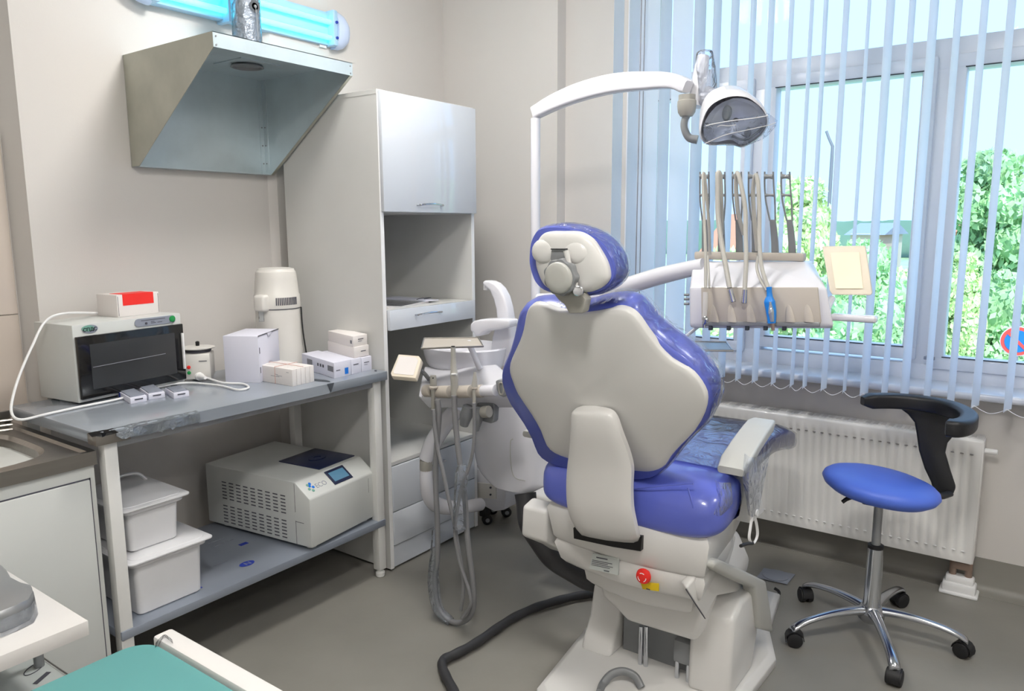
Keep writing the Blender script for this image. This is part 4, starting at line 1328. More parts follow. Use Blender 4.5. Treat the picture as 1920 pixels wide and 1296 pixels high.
# slot where the backrest arm enters
sl = [W(x, y, X=1.858) for x, y in ((1075, 990), (1204, 1006), (1201, 1034), (1150, 1026), (1076, 1010))]
fin('arm_slot', prism(sl, (.02, 0, 0)), 'blackp', ch_, smooth=False)
# emergency stop button and labels on the lower tier
q = W(1211, 1077, X=1.885)
rotm = Matrix.Rotation(pi, 3, 'Z')
es = fin('stop_button', lathe([(.012, 0), (.012, .012), (.021, .014), (.023, .02), (.020, .028), (.012, .031), (0, .031)], (q.x + .005, q.y, q.z), 28, axis='X', rot=rotm), 'red', ch_)
bm = B()
for k in range(3):
    a0r = radians(90 + 120 * k)
    pts = [Vector((q.x - .0262, q.y + cos(a0r + radians(s)) * .0125, q.z + sin(a0r + radians(s)) * .0125)) for s in range(-32, 33, 8)]
    bm = tube(pts, .0012, 6, sub=2, bm=bm)
fin('rotation_marks', bm, 'signw', es)
lb_ = [W(x, y, X=1.886) for x, y in ((1202, 1091), (1236, 1094), (1236, 1108), (1206, 1104))]
yl_ = fin('yellow_label', prism(lb_, (-.004, 0, 0)), 'yellow', ch_, smooth=False)
patch('label_symbol', 'ink', yl_, lb_[3] + Vector((-.0045, -.012, .004)), (0, -1, 0), (0, 0, 1), .012, .003)
sl_ = [W(x, y, X=1.886) for x, y in ((1112, 1037), (1162, 1047), (1160, 1078), (1106, 1066))]
nl = fin('rating_plate', prism(sl_, (-.0035, 0, 0)), 'label', ch_, smooth=False)
e1 = (sl_[1] - sl_[0]); e2 = (sl_[3] - sl_[0])
for (a, b, l, h) in ((.18, .22, .42, .06), (.05, .42, .75, .03), (.05, .52, .6, .03), (.05, .62, .8, .025), (.05, .72, .7, .025), (.55, .93, .2, .05)):
    p = sl_[0] + e1 * a + e2 * b + Vector((-.004, 0, 0))
    patch('plate_lettering', 'ink', nl, p, e1, (0, 0, 1), e1.length * l, e2.length * h)
# side housing on the unit side of the chair
hs = [W(x, y, Y=1.37) for x, y in ((979, 948), (996, 932), (1030, 950), (1030, 1030), (1011, 1018), (976, 1004))]
fin('link_housing', prism(hs, (0, -.10, 0), bv=.012, seg=3), 'chairwhite', ch_)
o = fin('link_arm', box(B(), 2.40, 2.58, 1.2, 1.40, .33, .43, bv=.02, seg=3), 'chairwhite', ch_)

# seat and leg-rest cushion: lofted superellipse sections
secs = [(1.868, .20, .675, .72), (1.876, .255, .655, .755), (1.90, .283, .642, .785), (1.95, .297, .636, .806), (2.05, .290, .642, .816), (2.15, .266, .66, .812), (2.25, .244, .688, .806), (2.4, .228, .704, .798), (2.6, .216, .70, .79), (2.8, .206, .668, .772), (2.95, .194, .638, .728), (3.04, .174, .612, .697), (3.07, .14, .62, .68)]
def seatloops(grow=0.0, x_from=0, jig=0.0, seed=1):
    rr = random.Random(seed)
    L = []
    for x, hw, z0, z1 in secs:
        if x < x_from:
            continue
        n = 44
        zc_, hz_ = (z0 + z1) / 2, (z1 - z0) / 2
        l = []
        for k in range(n):
            t = 2 * pi * k / n
            c, s = cos(t), sin(t)
            dip = -.012 * max(0, s) * (1 - abs(c)) if x > 1.95 else 0
            g = grow + rr.uniform(0, jig)
            l.append(Vector((x, CYc + math.copysign(abs(c) ** .45, c) * (hw + g), zc_ + math.copysign(abs(s) ** .55, s) * (hz_ + g) + dip)))
        L.append(l)
    return L
def smoothloops(L, sub=3):
    n = len(L[0])
    cols = [catmull([l[i] for l in L], sub) for i in range(n)]
    return [[cols[i][k] for i in range(n)] for k in range(len(cols[0]))]
seat_o = fin('seat_cushion', loft(smoothloops(seatloops(), 4)), 'vinyl', ch_, angle=60)
# piping seams on the rear face of the seat
def on_seat(px, py, x):
    return W(px, py, X=x)
fin('seam', tube([W(1183, 917, X=1.872), W(1215, 914, X=1.868), W(1250, 910, X=1.872), W(1300, 907, X=1.885)], .0022, 6), 'vinyl', seat_o)
fin('seam', tube([W(1290, 915, X=1.884), W(1298, 945, X=1.876), W(1303, 975, X=1.882)], .0018, 6), 'vinyl', seat_o)
# clear protective film over the front of the seat and the leg rest
fl2 = smoothloops(seatloops(.005, 2.0, .004, 5), 3)
o = thing('seat_film', 'crumpled clear plastic film wrapped over the front of the dental chair seat', 'plastic film', (2.5, CYc, .7))
fin('film_sheet', loft(fl2, caps=False), 'filmseat', o, angle=80)
rr = random.Random(12)
# loose film hanging under the right armrest, with its tie tapes
def sheet(name, m_, parent, rows):
    L = [catmull(r, 4) for r in rows]
    n = min(len(l) for l in L)
    L = [l[:n] for l in L]
    cols = [catmull([l[i] for l in L], 3) for i in range(n)]
    t = bmesh.new()
    V_ = [[t.verts.new(p) for p in c] for c in cols]
    for a, b in zip(V_, V_[1:]):
        for i in range(len(a) - 1):
            t.faces.new((a[i], a[i + 1], b[i + 1], b[i]))
    bmesh.ops.solidify(t, geom=t.faces[:], thickness=.0008)
    return fin(name, t, m_, parent, angle=80)
sheet('film_drape', 'filmbag', o, [[W(1396, 850, Y=.66), W(1410, 858, Y=.63), W(1432, 850, Y=.66), W(1446, 838, Y=.64)],
                                   [W(1392, 895, Y=.65), W(1408, 900, Y=.62), W(1425, 898, Y=.65), W(1438, 880, Y=.63)],
                                   [W(1398, 930, Y=.66), W(1408, 935, Y=.63), W(1420, 925, Y=.66), W(1430, 920, Y=.64)],
                                   [W(1402, 965, Y=.66), W(1410, 970, Y=.64), W(1416, 968, Y=.66), W(1422, 962, Y=.65)]])
sheet('film_drape', 'filmbag', o, [[W(1340, 900, Y=.655), W(1352, 905, Y=.64), W(1370, 905, Y=.65)],
                                   [W(1345, 935, Y=.655), W(1355, 940, Y=.63), W(1374, 940, Y=.65)],
                                   [W(1338, 965, Y=.66), W(1350, 968, Y=.64), W(1366, 955, Y=.655)]])
def ribbon(name, m_, parent, pts, wv, th=.0012):
    P = catmull(pts, 5)
    wv = Vector(wv)
    L = [[p - wv, p + wv, p + wv + Vector((-th, 0, 0)), p - wv + Vector((-th, 0, 0))] for p in P]
    return fin(name, loft(L), m_, parent, angle=60)
ribbon('tie_tape', 'edge', o, [W(1411, 965, Y=.65), W(1407, 990, Y=.65), W(1405, 1010, Y=.65), W(1412, 1020, Y=.65), W(1420, 1005, Y=.65), W(1419, 985, Y=.65), W(1415, 968, Y=.65)], (.003, -.003, 0))
fin('clip', tube([W(1389, 1024, Y=.65), W(1400, 1020, Y=.65), W(1411, 1019, Y=.65)], .005, 8), 'rubber', o)
fin('snap', lathe([(0, 0), (.010, 0), (.010, .004), (0, .006)], W(1421, 962, Y=.64), 14, axis='Y'), 'edge', o)

# armrests
def armrest(name_side, px_pts, y0, th=.03):
    pass
def pad(y_r, y_f, x0, x1, z0, z1, w, label=None):
    L = []
    N = 9
    for k in range(N):
        t = k / (N - 1)
        x = x0 + (x1 - x0) * t
        zc_ = z0 + (z1 - z0) * sin(t * pi / 2) ** .9
        yc = y_r + (y_f - y_r) * t
        ww = w * (1.0 if 0 < k < N - 1 else .88)
        sect = rrect(ww / 2, .016 if 0 < k < N - 1 else .010, .008, 3)
        L.append([Vector((x, yc + a, zc_ + b)) for a, b in sect])
    return fin('armrest_pad', loft(L), 'armpad', ch_, angle=40)
pad(.683, .735, 1.965, 2.41, .838, .875, .085)
pad(1.335, 1.30, 1.95, 2.38, .838, .875, .085)
def armpost(sign, yc):
    xs = [(2.10, .84), (2.13, .80), (2.17, .74), (2.22, .68), (2.28, .60)]
    L = []
    for i, (x, z) in enumerate(xs):
        wy = .030 + .006 * i
        wx = .035 + .008 * i
        cy = yc + sign * (-.01 * i * 1.2)
        L.append([Vector((x + a, cy + b, z)) for a, b in rrect(wx, wy / 1.6, .01, 3)])
    return fin('armrest_post', loft(smoothloops(L, 3)), 'chairwhite', ch_, angle=50)
armpost(-1, .685 + .0)
armpost(1, 1.315)
# backrest: blue cushion, hard rear shell, curved rear arm
PB, NB = Vector((1.65, CYc, 1.285)), Vector((-.915, 0, -.404))
shell_px = [(987, 588), (993, 576), (1005, 572), (1024, 577), (1047, 585), (1076, 589), (1102, 589), (1128, 585), (1151, 580), (1167, 581), (1183, 588), (1196, 601), (1209, 620), (1232, 650), (1258, 676), (1287, 693), (1306, 711), (1319, 731), (1324, 752), (1319, 778), (1302, 809), (1275, 837), (1258, 856), (1247, 873), (1233, 882), (1215, 886), (1197, 885), (1165, 882), (1130, 877), (1095, 869), (1064, 861), (1039, 851), (1024, 837), (1013, 809), (996, 779), (970, 740), (961, 718), (955, 700), (956, 682), (964, 662), (974, 640), (980.5, 620), (984, 601)]
cush_px = [(979, 590), (984, 574), (996, 563), (1022, 560), (1050, 565), (1080, 568), (1108, 564), (1134, 557), (1165, 554), (1186, 558), (1200, 566), (1213, 582), (1233, 605), (1259, 628), (1291, 651), (1320, 676), (1339, 698), (1347, 719), (1348, 741), (1341, 765), (1328, 787), (1303, 811), (1281, 836), (1262, 862), (1249, 875), (1236, 884), (1216, 889), (1180, 888), (1150, 884), (1120, 878), (1093, 872), (1064, 866), (1035, 856), (1017, 840), (1006, 812), (990, 782), (965, 745), (955, 722), (949, 703), (950, 683), (957, 664), (965, 645), (972, 622), (976, 603)]
cp_ = catmull(traceP(cush_px, PB - NB * .055, NB), 2, True)
cen = sum(cp_, Vector()) / len(cp_)
def scl(P, s, off):
    return [cen + (p - cen) * s + off for p in P]
cb = loft([scl(cp_, .955, NB * .042), scl(cp_, .985, NB * .028), scl(cp_, 1.0, NB * .0), scl(cp_, .985, -NB * .03), scl(cp_, .95, -NB * .05), scl(cp_, .86, -NB * .062)])
bkc = fin('backrest_cushion', cb, 'vinyl', ch_, angle=60)
sp = catmull(traceP(shell_px, PB, NB), 2, True)
cen2 = sum(sp, Vector()) / len(sp)
sp_in = [cen2 + (p - cen2) * .97 for p in sp]
# gently domed shell
rows = [[p - NB * .022 for p in sp], [p - NB * .004 for p in sp], [cen2 + (p - cen2) * .985 for p in sp]]
for s, d in ((.93, .004), (.8, .010), (.6, .016), (.35, .019), (.1, .020)):
    rows.append([cen2 + (p - cen2) * s + NB * d for p in sp])
fin('backrest_shell', loft(rows), 'chairshell', ch_, angle=60)
# arm
arm_rows = [(1086, 1106, 768, 1.722), (1071, 1137, 774, 1.715), (1068, 1151, 787, 1.715), (1067.5, 1161, 815, 1.722), (1065, 1174, 850, 1.74), (1061, 1182, 882, 1.752), (1059.5, 1181, 915, 1.758), (1061, 1182, 948, 1.764), (1067, 1187, 972, 1.778), (1077, 1192, 992, 1.80), (1085, 1195, 1002, 1.86)]
back, front = [], []
L = []
for (l, r, py, X) in arm_rows:
    a, b = W(l, py - (0 if py < 940 else 0), X=X), W(r, py + (0 if py < 900 else (py - 900) * .16), X=X)
    wv = b - a
    mz = []
    row = []
    for t, d in ((0.0, .022), (0.0, .006), (.06, -.002), (.2, -.006), (.5, -.009), (.8, -.006), (.94, -.002), (1, .006), (1, .022)):
        p = a + wv * t
        row.append(p + Vector((d, 0, d * .3)))
    L.append(row)
fin('backrest_arm', loft(smoothloops(L, 3)), 'chairwhite', ch_, angle=45)
# headrest
PH, NH = Vector((1.575, CYc, 1.42)), Vector((-.97, 0, -.10)).normalized()
hc_px = [(1002, 475), (1004, 454), (1010, 437), (1020, 425), (1037, 420), (1058, 419), (1077, 421), (1097, 425), (1119, 433), (1139, 446), (1155, 463), (1166, 482), (1170, 498), (1170, 514), (1163, 529), (1150, 541), (1131, 549), (1110, 553), (1085, 553), (1055, 550), (1030, 543), (1014, 528), (1006, 509), (1002, 491)]
hs_px = [(1004, 483), (1005, 465), (1010, 448), (1019, 438), (1033, 434), (1055, 434), (1077, 434), (1093, 438), (1110, 449), (1123, 467), (1134, 486), (1140, 502), (1142, 519), (1137, 530), (1126, 540), (1110, 547), (1093, 549), (1071, 549), (1045, 546), (1028, 541), (1017, 530), (1009, 512), (1005, 498)]
hp_ = catmull(traceP(hc_px, PH - NH * .045, NH), 3, True)
cen = sum(hp_, Vector()) / len(hp_)
fin('headrest_cushion', loft([scl(hp_, .93, NH * .034), scl(hp_, .975, NH * .022), scl(hp_, 1, 0 * NH), scl(hp_, .97, -NH * .03), scl(hp_, .88, -NH * .052), scl(hp_, .7, -NH * .06)]), 'vinyl', ch_, angle=60)
sp = catmull(traceP(hs_px, PH, NH), 3, True)
c3 = sum(sp, Vector()) / len(sp)
rows = [[p - NH * .02 for p in sp], [p - NH * .003 for p in sp]]
for s, d in ((.98, .002), (.93, .007), (.8, .013), (.6, .017), (.3, .019), (.05, .02)):
    rows.append([c3 + (p - c3) * s + NH * d for p in sp])
hsh = fin('headrest_shell', loft(rows), 'chairwhite', ch_, angle=60)
def hp2(px, py, d):
    return WP(px, py, PH + NH * d, NH)
for (px, py) in ((1020, 472), (1078, 474)):
    c = hp2(px, py, .012)
    L = []
    for r, d in ((.034, -.004), (.030, .003), (.022, .008), (.012, .0105), (.001, .011)):
        L.append([c + NH * d + Vector((0, cos(t), 0)) * r * (1.15) + Vector((0, 0, sin(t))) * r * .95 for t in [2 * pi * k / 20 for k in range(20)]])
    fin('pivot_boss', loft(L), 'chairwhite', hsh, angle=60)
bk = [hp2(x, y, .03) for x, y in ((1033, 467), (1061, 467), (1060, 492), (1060, 510), (1035, 505), (1031, 485))]
fin('pivot_bracket', prism(bk, -NH * .03, bv=.004), 'greyd', ch_)
fin('bracket_gap', tube([hp2(1033, 467, .034), hp2(1064, 467, .034)], .0018, 6, smooth=False), 'blackp', ch_)
kc = hp2(1048, 521, .055)
uH = Vector((0, -1, 0)); vH = NH.cross(uH).normalized()
rr_ = .044
kp = []
for k in range(72):
    t = 2 * pi * k / 72
    r = rr_ * (1 + .045 * cos(9 * t))
    kp.append(kc + uH * cos(t) * r + vH * sin(t) * r)
fin('knob_rim', prism(kp, -NH * .022, bv=.003), 'greyd', ch_)
fin('headrest_knob', loft([[kc + NH * d + uH * cos(2 * pi * k / 36) * r + vH * sin(2 * pi * k / 36) * r for k in range(36)] for r, d in ((.038, -.002), (.038, .004), (.035, .008), (.02, .0095), (.002, .010))]), 'armpad', ch_, angle=50)
lv = [hp2(x, y, .038) for x, y in ((1062, 470), (1066, 490), (1072, 508), (1078, 530), (1077, 545))]
fin('release_lever', tube(lv, [.008, .006, .006, .007, .009], 10), 'chairwhite', ch_)
br = [hp2(x, y, .02) for x, y in ((1040, 545), (1078, 545), (1090, 552), (1098, 562), (1096, 575), (1093, 588), (1066, 588), (1058, 572), (1046, 562), (1038, 552))]
fin('headrest_bar', prism(br, -NH * .03, bv=.004), 'grey', ch_)
fin('pivot_bolt', cyl(hp2(1084, 546, .045), hp2(1084, 546, .0), .013, 18, bv=.003), 'chrome', ch_)
# clear film covers on headrest and backrest cushions (skins close over the vinyl)
cpf = traceP(cush_px[4:26], PB - NB * .055, NB)
cen = sum(cp_, Vector()) / len(cp_)
jr = random.Random(4)
def jit(P, s, off, a=.003):
    return [cen + (p - cen) * (s + jr.uniform(0, a * 3)) + off for p in P]
bf = fin('backrest_film', loft([jit(cpf, .99, NB * .034), jit(cpf, 1.012, NB * .004), jit(cpf, 1.012, -NB * .025), jit(cpf, .97, -NB * .055)], caps=False, closed=False), 'film', None, angle=80)
tag(bf, 'clear plastic film stretched over the blue backrest cushion edge', 'plastic film')
cen = sum(hp_, Vector()) / len(hp_)
hf = fin('headrest_film', loft([jit(hp_[12:56], .965, NH * .034), jit(hp_[12:56], 1.012, NH * .004), jit(hp_[12:56], 1.0, -NH * .028), jit(hp_[12:56], .93, -NH * .052)], caps=False, closed=False), 'film', None, angle=80)
tag(hf, 'clear plastic film over the blue headrest cushion rim', 'plastic film')

# corrugated hoses from the chair base
hsA = [W(985, 925, Y=1.5), W(992, 975, Y=1.47), W(1012, 1015, Y=1.42), W(1045, 1052, Y=1.36), W(1090, 1080, Y=1.30), W(1135, 1095, Y=1.24)]
P = catmull(hsA, 14)
o = fin('corrugated_conduit', tube(P, lambda f: .040 + .002 * sin(f * 420), 18, smooth=False), 'corr', None, angle=60)
tag(o, 'thick black ribbed conduit sagging between the water unit and the dental chair base', 'hose')
hb_ = [(1150, 1110), (1120, 1113), (1080, 1118), (1040, 1128), (1000, 1141), (960, 1160), (925, 1183), (890, 1207), (855, 1226), (834, 1236), (829, 1247), (836, 1268), (852, 1300), (858, 1340)]
hh_ = [W(x, y, Z=.022) for x, y in hb_]
o = fin('floor_hose', tube(catmull(hh_, 12), lambda f: .0165 + .0008 * sin(f * 900), 14, smooth=False), 'corr', None, angle=60)
tag(o, 'dark grey corrugated hose lying across the floor in front of the dental chair', 'hose')
# small black cable end and floor outlet plate right of the chair
o = fin('cable_end', tube([W(1451, 1122, Z=.01), W(1460, 1116, Z=.012), W(1460, 1109, Z=.02), W(1452, 1103, Z=.03)], .006, 8), 'rubber', None)
tag(o, 'short bent black cable end on the floor right of the chair base', 'cable')
fp = [W(x, y, Z=.002) for x, y in ((1424, 1083), (1431, 1066), (1466, 1069), (1491, 1079), (1478, 1097), (1440, 1088))]
o = thing('floor_outlet', 'square grey floor plate with a round cover between chair and stool', 'floor plate', (3.18, .88, 0))
fpb = [W(x, y, Z=0.003) for x, y in ((1418, 1084), (1432, 1066), (1491, 1078), (1476, 1097))]
fin('metal_plate', prism(fpb, (0, 0, .004), bv=.002), 'panelgrey', o)
c = (fpb[0] + fpb[1] + fpb[2] + fpb[3]) / 4
fin('round_cover', lathe([(.0, 0), (.055, 0), (.055, .004), (.05, .0055), (0, .0055)], (c.x, c.y, .006), 28), 'panelgrey', o)

# ================================================================== WATER UNIT (cuspidor column) WITH LAMP POST
un = thing('cuspidor_unit', 'white dental water unit with spittoon bowl and tall lamp post, left of the chair', 'dental unit', (2.55, 1.8, 0))
UYP = 1.85
# main hanging body: rounded barrel
bx0, bx1 = W(868, 760, Y=UYP).x, W(1020, 760, Y=UYP).x
bcx, bcy = (bx0 + bx1) / 2 + .02, UYP - .02
def uz(py, px=940):
    return W(px, py, X=bcx - .1).z
brow = []
for (xl, xr, py) in ((905, 1000, 917), (890, 1010, 908), (876, 1015, 893), (868, 1018, 865), (866, 1020, 830), (866, 1020, 790), (868, 1016, 742)):
    a, b = W(xl, py, X=2.50), W(xr, py, X=2.50)
    hw_ = (a.y - b.y) / 2
    cy_ = (a.y + b.y) / 2
    z = (a.z + b.z) / 2
    brow.append([Vector((2.64 + x, cy_ + y, z)) for x, y in [(-cos(t) * .16, 0 + math.copysign(abs(sin(t)) ** .7, sin(t)) * hw_) for t in [2 * pi * k / 40 for k in range(40)]]])
fin('unit_body', loft(smoothloops(brow, 3)), 'unitwhite', un, angle=60)
# door seam on the body's right part
sm = [W(x, y, X=2.482) for x, y in ((962, 823), (957, 830), (958, 870), (965, 895), (985, 902))]
fin('service_hatch', tube(sm, .0018, 6), 'armpad', un)
# small wheeled pedestal behind the unit
ped = thing('wheeled_pedestal', 'small white equipment pedestal on black casters between water unit and tall cabinet', 'pedestal', (2.95, 2.22, 0))
XPd = 2.87
bb = [W(x, y, X=XPd) for x, y in ((880, 941), (902, 947), (926, 960), (945, 957), (949, 935), (949, 880), (880, 880))]
fin('base_box', prism(bb, (.20, 0, 0), bv=.008), 'unitwhite', ped)
bp_ = [W(x, y, X=XPd - .004) for x, y in ((895, 905), (930, 909), (930, 936), (896, 934))]
fin('terminal_plate', prism(bp_, (.004, 0, 0)), 'ivory', ped, smooth=False)
for y in (915, 928):
    c = W(919, y, X=XPd - .010)
    fin('plate_screw', cyl(c, c + Vector((.006, 0, 0)), .005, 10), 'ink', ped)
for cx_c, cy_c in ((2.90, W(913, 972, X=2.90).y), (3.04, W(913, 972, X=2.90).y - .02), (3.03, 2.33)):
    bm = cyl((cx_c - .01, cy_c - .012, .026), (cx_c + .01, cy_c + .012, .026), .026, 20, bv=.003)
    w_c = fin('caster', bm, 'rubber', ped)
    fin('caster_hub', cyl((cx_c - .012, cy_c - .0145, .026), (cx_c + .012, cy_c + .0145, .026), .011, 14), 'steelgrey', w_c)
    fin('caster_fork', box(B(), cx_c - .028, cx_c + .018, cy_c - .014, cy_c + .03, .045, .11, bv=.006), 'rubber', ped)
# spittoon tower with curved water spout and cup filler arm
tw = [(905, 526), (917, 527), (927, 532), (936, 541), (944, 556), (950, 578), (954, 605), (957, 640), (958, 688), (915, 688), (919, 655), (922, 632), (931, 600), (929, 580), (924, 561), (917, 545), (909, 538), (903, 534)]
tp = [W(x, y, X=2.52) for x, y in tw]
fin('spout_tower', loft([tp, [p + Vector((.05, -.004, 0)) for p in tp]], bv=.012, seg=3), 'unitwhite', un)
fin('spout_nozzle', cyl(W(911, 535, X=2.545), W(911, 544, X=2.545), .010, 14), 'edge', un)
ca = [(881, 608), (887, 602), (900, 599), (925, 598), (954, 600), (955, 613), (938, 618), (915, 621), (905, 624), (899, 630), (890, 632), (887, 624), (881, 621)]
cp2 = [W(x, y, X=2.44) for x, y in ca]
fin('cup_filler', loft([cp2, [p + Vector((.07, 0, 0)) for p in cp2]], bv=.010, seg=3), 'unitwhite', un)
# spittoon bowl
bcn = W(857, 652, X=2.42)
rb = (W(790, 652, X=2.42).y - W(923, 652, X=2.42).y) / 2
hb = W(857, 642, X=2.42).z - W(857, 688, X=2.42).z
zb0 = bcn.z - hb
fin('spittoon_bowl', lathe([(.05, 0), (rb * .82, .004), (rb * .92, hb * .35), (rb * .98, hb * .75), (rb, hb), (rb * .97, hb + .006), (rb * .92, hb), (rb * .8, hb * .5), (rb * .3, hb * .2), (.01, hb * .2)], (bcn.x + .05, bcn.y, zb0), 40, sx=.8), 'unitwhite', un)
# sloping deck below the bowl, towards the assistant
dk = [(794, 686), (860, 689), (931, 682), (950, 700), (958, 718), (966, 740), (958, 746), (790, 748), (783, 742), (786, 722)]
dXs = {686: 2.36, 689: 2.36, 682: 2.36, 700: 2.26, 718: 2.16, 740: 2.10, 746: 2.10, 748: 2.10, 742: 2.10, 722: 2.18}
dp = [W(x, y, X=dXs[y]) for x, y in dk]
fin('instrument_deck', loft([dp, [p + Vector((.05, 0, -.05)) for p in dp]], bv=.012, seg=3), 'unitwhite', un)
# parallel arm carrying the deck
ar = [W(862, 762, X=2.30), W(838, 790, X=2.28), W(812, 830, X=2.24), W(798, 862, X=2.22)]
fin('deck_arm', tube(ar, [.034, .036, .036, .030], 14), 'unitwhite', un)
fin('arm_joint', cyl(W(799, 862, X=2.22), W(799, 882, X=2.22), .027, 20, bv=.004), 'grey', un)
el = [W(799, 880, X=2.22), W(800, 905, X=2.22), W(805, 930, X=2.25), W(822, 948, X=2.32), W(860, 952, X=2.45), W(900, 946, X=2.62)]
fin('base_elbow', tube(el, [.026, .028, .032, .034, .030, .03], 16), 'unitwhite', un)
# link toward the chair
fin('chair_link', box(B(), 2.45, 2.60, 1.38, 1.70, .33, .42, bv=.02, seg=3), 'chairwhite', un)
# lamp post and curved lamp arm
pt = W(1004, 222, Y=UYP)
fin('lamp_post', cyl((pt.x, UYP, .80), (pt.x, UYP, pt.z), .0205, 24), 'unitwhite', un)
e1_ = W(1288, 165, X=2.62)
arm_px = [(1003, 212, 2.735), (1040, 192, 2.73), (1090, 172, 2.72), (1150, 157, 2.70), (1210, 152, 2.68), (1260, 152, 2.655), (1290, 163, 2.64)]
P = [W(x, y, X=X) for x, y, X in arm_px]
P = catmull(P, 6)
L = []
for i, p in enumerate(P):
    t = (P[min(i + 1, len(P) - 1)] - P[max(i - 1, 0)]).normalized()
    n = Vector((0, 0, 1))
    n = (n - t * n.dot(t)).normalized()
    b_ = t.cross(n)
    f = i / (len(P) - 1)
    hh_v = .026 + .010 * sin(pi * min(1, f * 1.15))
    if i == len(P) - 1:
        hh_v *= .8
    L.append([p + n * y + b_ * x for x, y in rrect(.024, hh_v, .01, 3)])
fin('lamp_arm', loft(L), 'unitwhite', un, angle=45)
jc = W(1290, 185, X=2.64)
fin('arm_knuckle', lathe([(.010, -.056), (.022, -.052), (.031, -.038), (.034, -.016), (.0335, 0), (.030, .004), (.030, .022)], W(1288, 190, X=2.64), 24), 'grey', un)
# lamp head yoke and head
fin('lamp_yoke', tube([W(1294, 208, X=2.64), W(1285, 222, X=2.64), W(1283, 240, X=2.64), W(1292, 258, X=2.65), W(1308, 262, X=2.66)], [.014, .013, .013, .014, .016], 12), 'greyd', un)
fin('lamp_stem', tube([W(1303, 200, X=2.68), W(1309, 165, X=2.69), W(1315, 130, X=2.70), W(1319, 106, X=2.71)], [.028, .026, .026, .022], 16), 'unitwhite', un)
fin('stem_bag', tube([W(1326, 195, X=2.69), W(1326, 160, X=2.69), W(1323, 130, X=2.70), W(1321, 100, X=2.71), W(1321, 94, X=2.71)], [.034, .034, .036, .030, .01], 16), 'filmbag', un)
fin('lamp_neck', tube([W(1308, 186, X=2.69), W(1335, 186, X=2.68), W(1362, 188, X=2.66)], [.026, .026, .024], 14), 'unitwhite', un)
fin('lamp_shoulder', tube([W(1322, 170, X=2.72), W(1335, 180, X=2.72), W(1350, 190, X=2.70)], [.02, .03, .03], 12), 'unitwhite', un)
PLm = W(1377, 228, X=2.58)
NL = Vector((-.90, -.22, -.38)).normalized()
lm = [(1315, 226), (1322, 208), (1332, 195), (1345, 186), (1364, 179), (1383, 177), (1403, 180), (1419, 190), (1432, 202), (1440, 217), (1441, 231), (1435, 246), (1420, 262), (1399, 274), (1388, 277), (1372, 272), (1351, 272), (1331, 273), (1318, 266), (1311, 250)]
lp = catmull(traceP(lm, PLm, NL), 2, True)
cen = sum(lp, Vector()) / len(lp)
off_side = Vector((.0, .03, .03))
lh = fin('lamp_head', loft([scl(lp, .93, -NL * .002), scl(lp, .955, NL * .006), scl(lp, 1.0, NL * 0), scl(lp, .98, -NL * .03 + off_side * .3), scl(lp, .85, -NL * .07 + off_side), scl(lp, .5, -NL * .095 + off_side), scl(lp, .02, -NL * .10 + off_side)], caps=False), 'unitwhite', un, angle=60)
lg_ = [(1323, 226), (1331, 212), (1342, 200), (1356, 191), (1375, 184), (1392, 184), (1408, 189), (1421, 197), (1432, 210), (1437, 222), (1435, 238), (1424, 252), (1408, 264), (1396, 270), (1385, 270), (1374, 262), (1362, 262), (1345, 266), (1330, 266), (1321, 256), (1319, 240)]
gp = traceP(lg_, PLm + NL * .006, NL)
cg = sum(gp, Vector()) / len(gp)
rows = [[cg + (p - cg) * s + NL * d for p in gp] for s, d in ((1.0, .0), (.97, -.004), (.8, -.026), (.45, -.040), (.1, -.044))]
fin('reflector', loft([[p + NL * .001 for p in r] for r in rows], caps=False), 'mirror', lh, angle=25)
fin('lens_cover', prism([p + NL * .002 for p in gp], NL * .003), 'filmlight', lh, smooth=False)
for (px, py, s, m_) in ((1362, 214, .020, 'greyd'), (1401, 252, .014, 'greyd')):
    c = WP(px, py, PLm + NL * .0, NL)
    fin('bulb_shield', loft([[c + NL * d + Vector((0, cos(t) * s * .8, sin(t) * s * 1.25)) * k for t in [2 * pi * j / 20 for j in range(20)]] for k, d in ((1, -.03), (1, -.004), (.6, .004), (.1, .005))]), m_, lh)
fin('reflector_fins', tube([WP(x, y, PLm + NL * .004, NL) for x, y in ((1372, 255), (1395, 262), (1418, 250), (1432, 236))], .004, 6), 'greyd', lh)
for pts, r in ((((1323, 236), (1340, 232), (1375, 226), (1410, 222), (1440, 217)), .0016), (((1322, 269), (1360, 253), (1400, 244), (1440, 235), (1455, 230)), .0014), (((1345, 238), (1352, 235), (1366, 236), (1380, 234)), .0014)):
    fin('film_crease', tube([WP(x, y, PLm + NL * .016, NL) for x, y in pts], r, 6), 'edge', lh)
fb_ = traceP([(1318, 230), (1350, 228), (1440, 212), (1458, 226), (1455, 236), (1442, 252), (1428, 262), (1400, 272), (1345, 272), (1318, 268)], PLm + NL * .012, NL)
fin('film_cover', prism(fb_, NL * .004), 'film', lh)

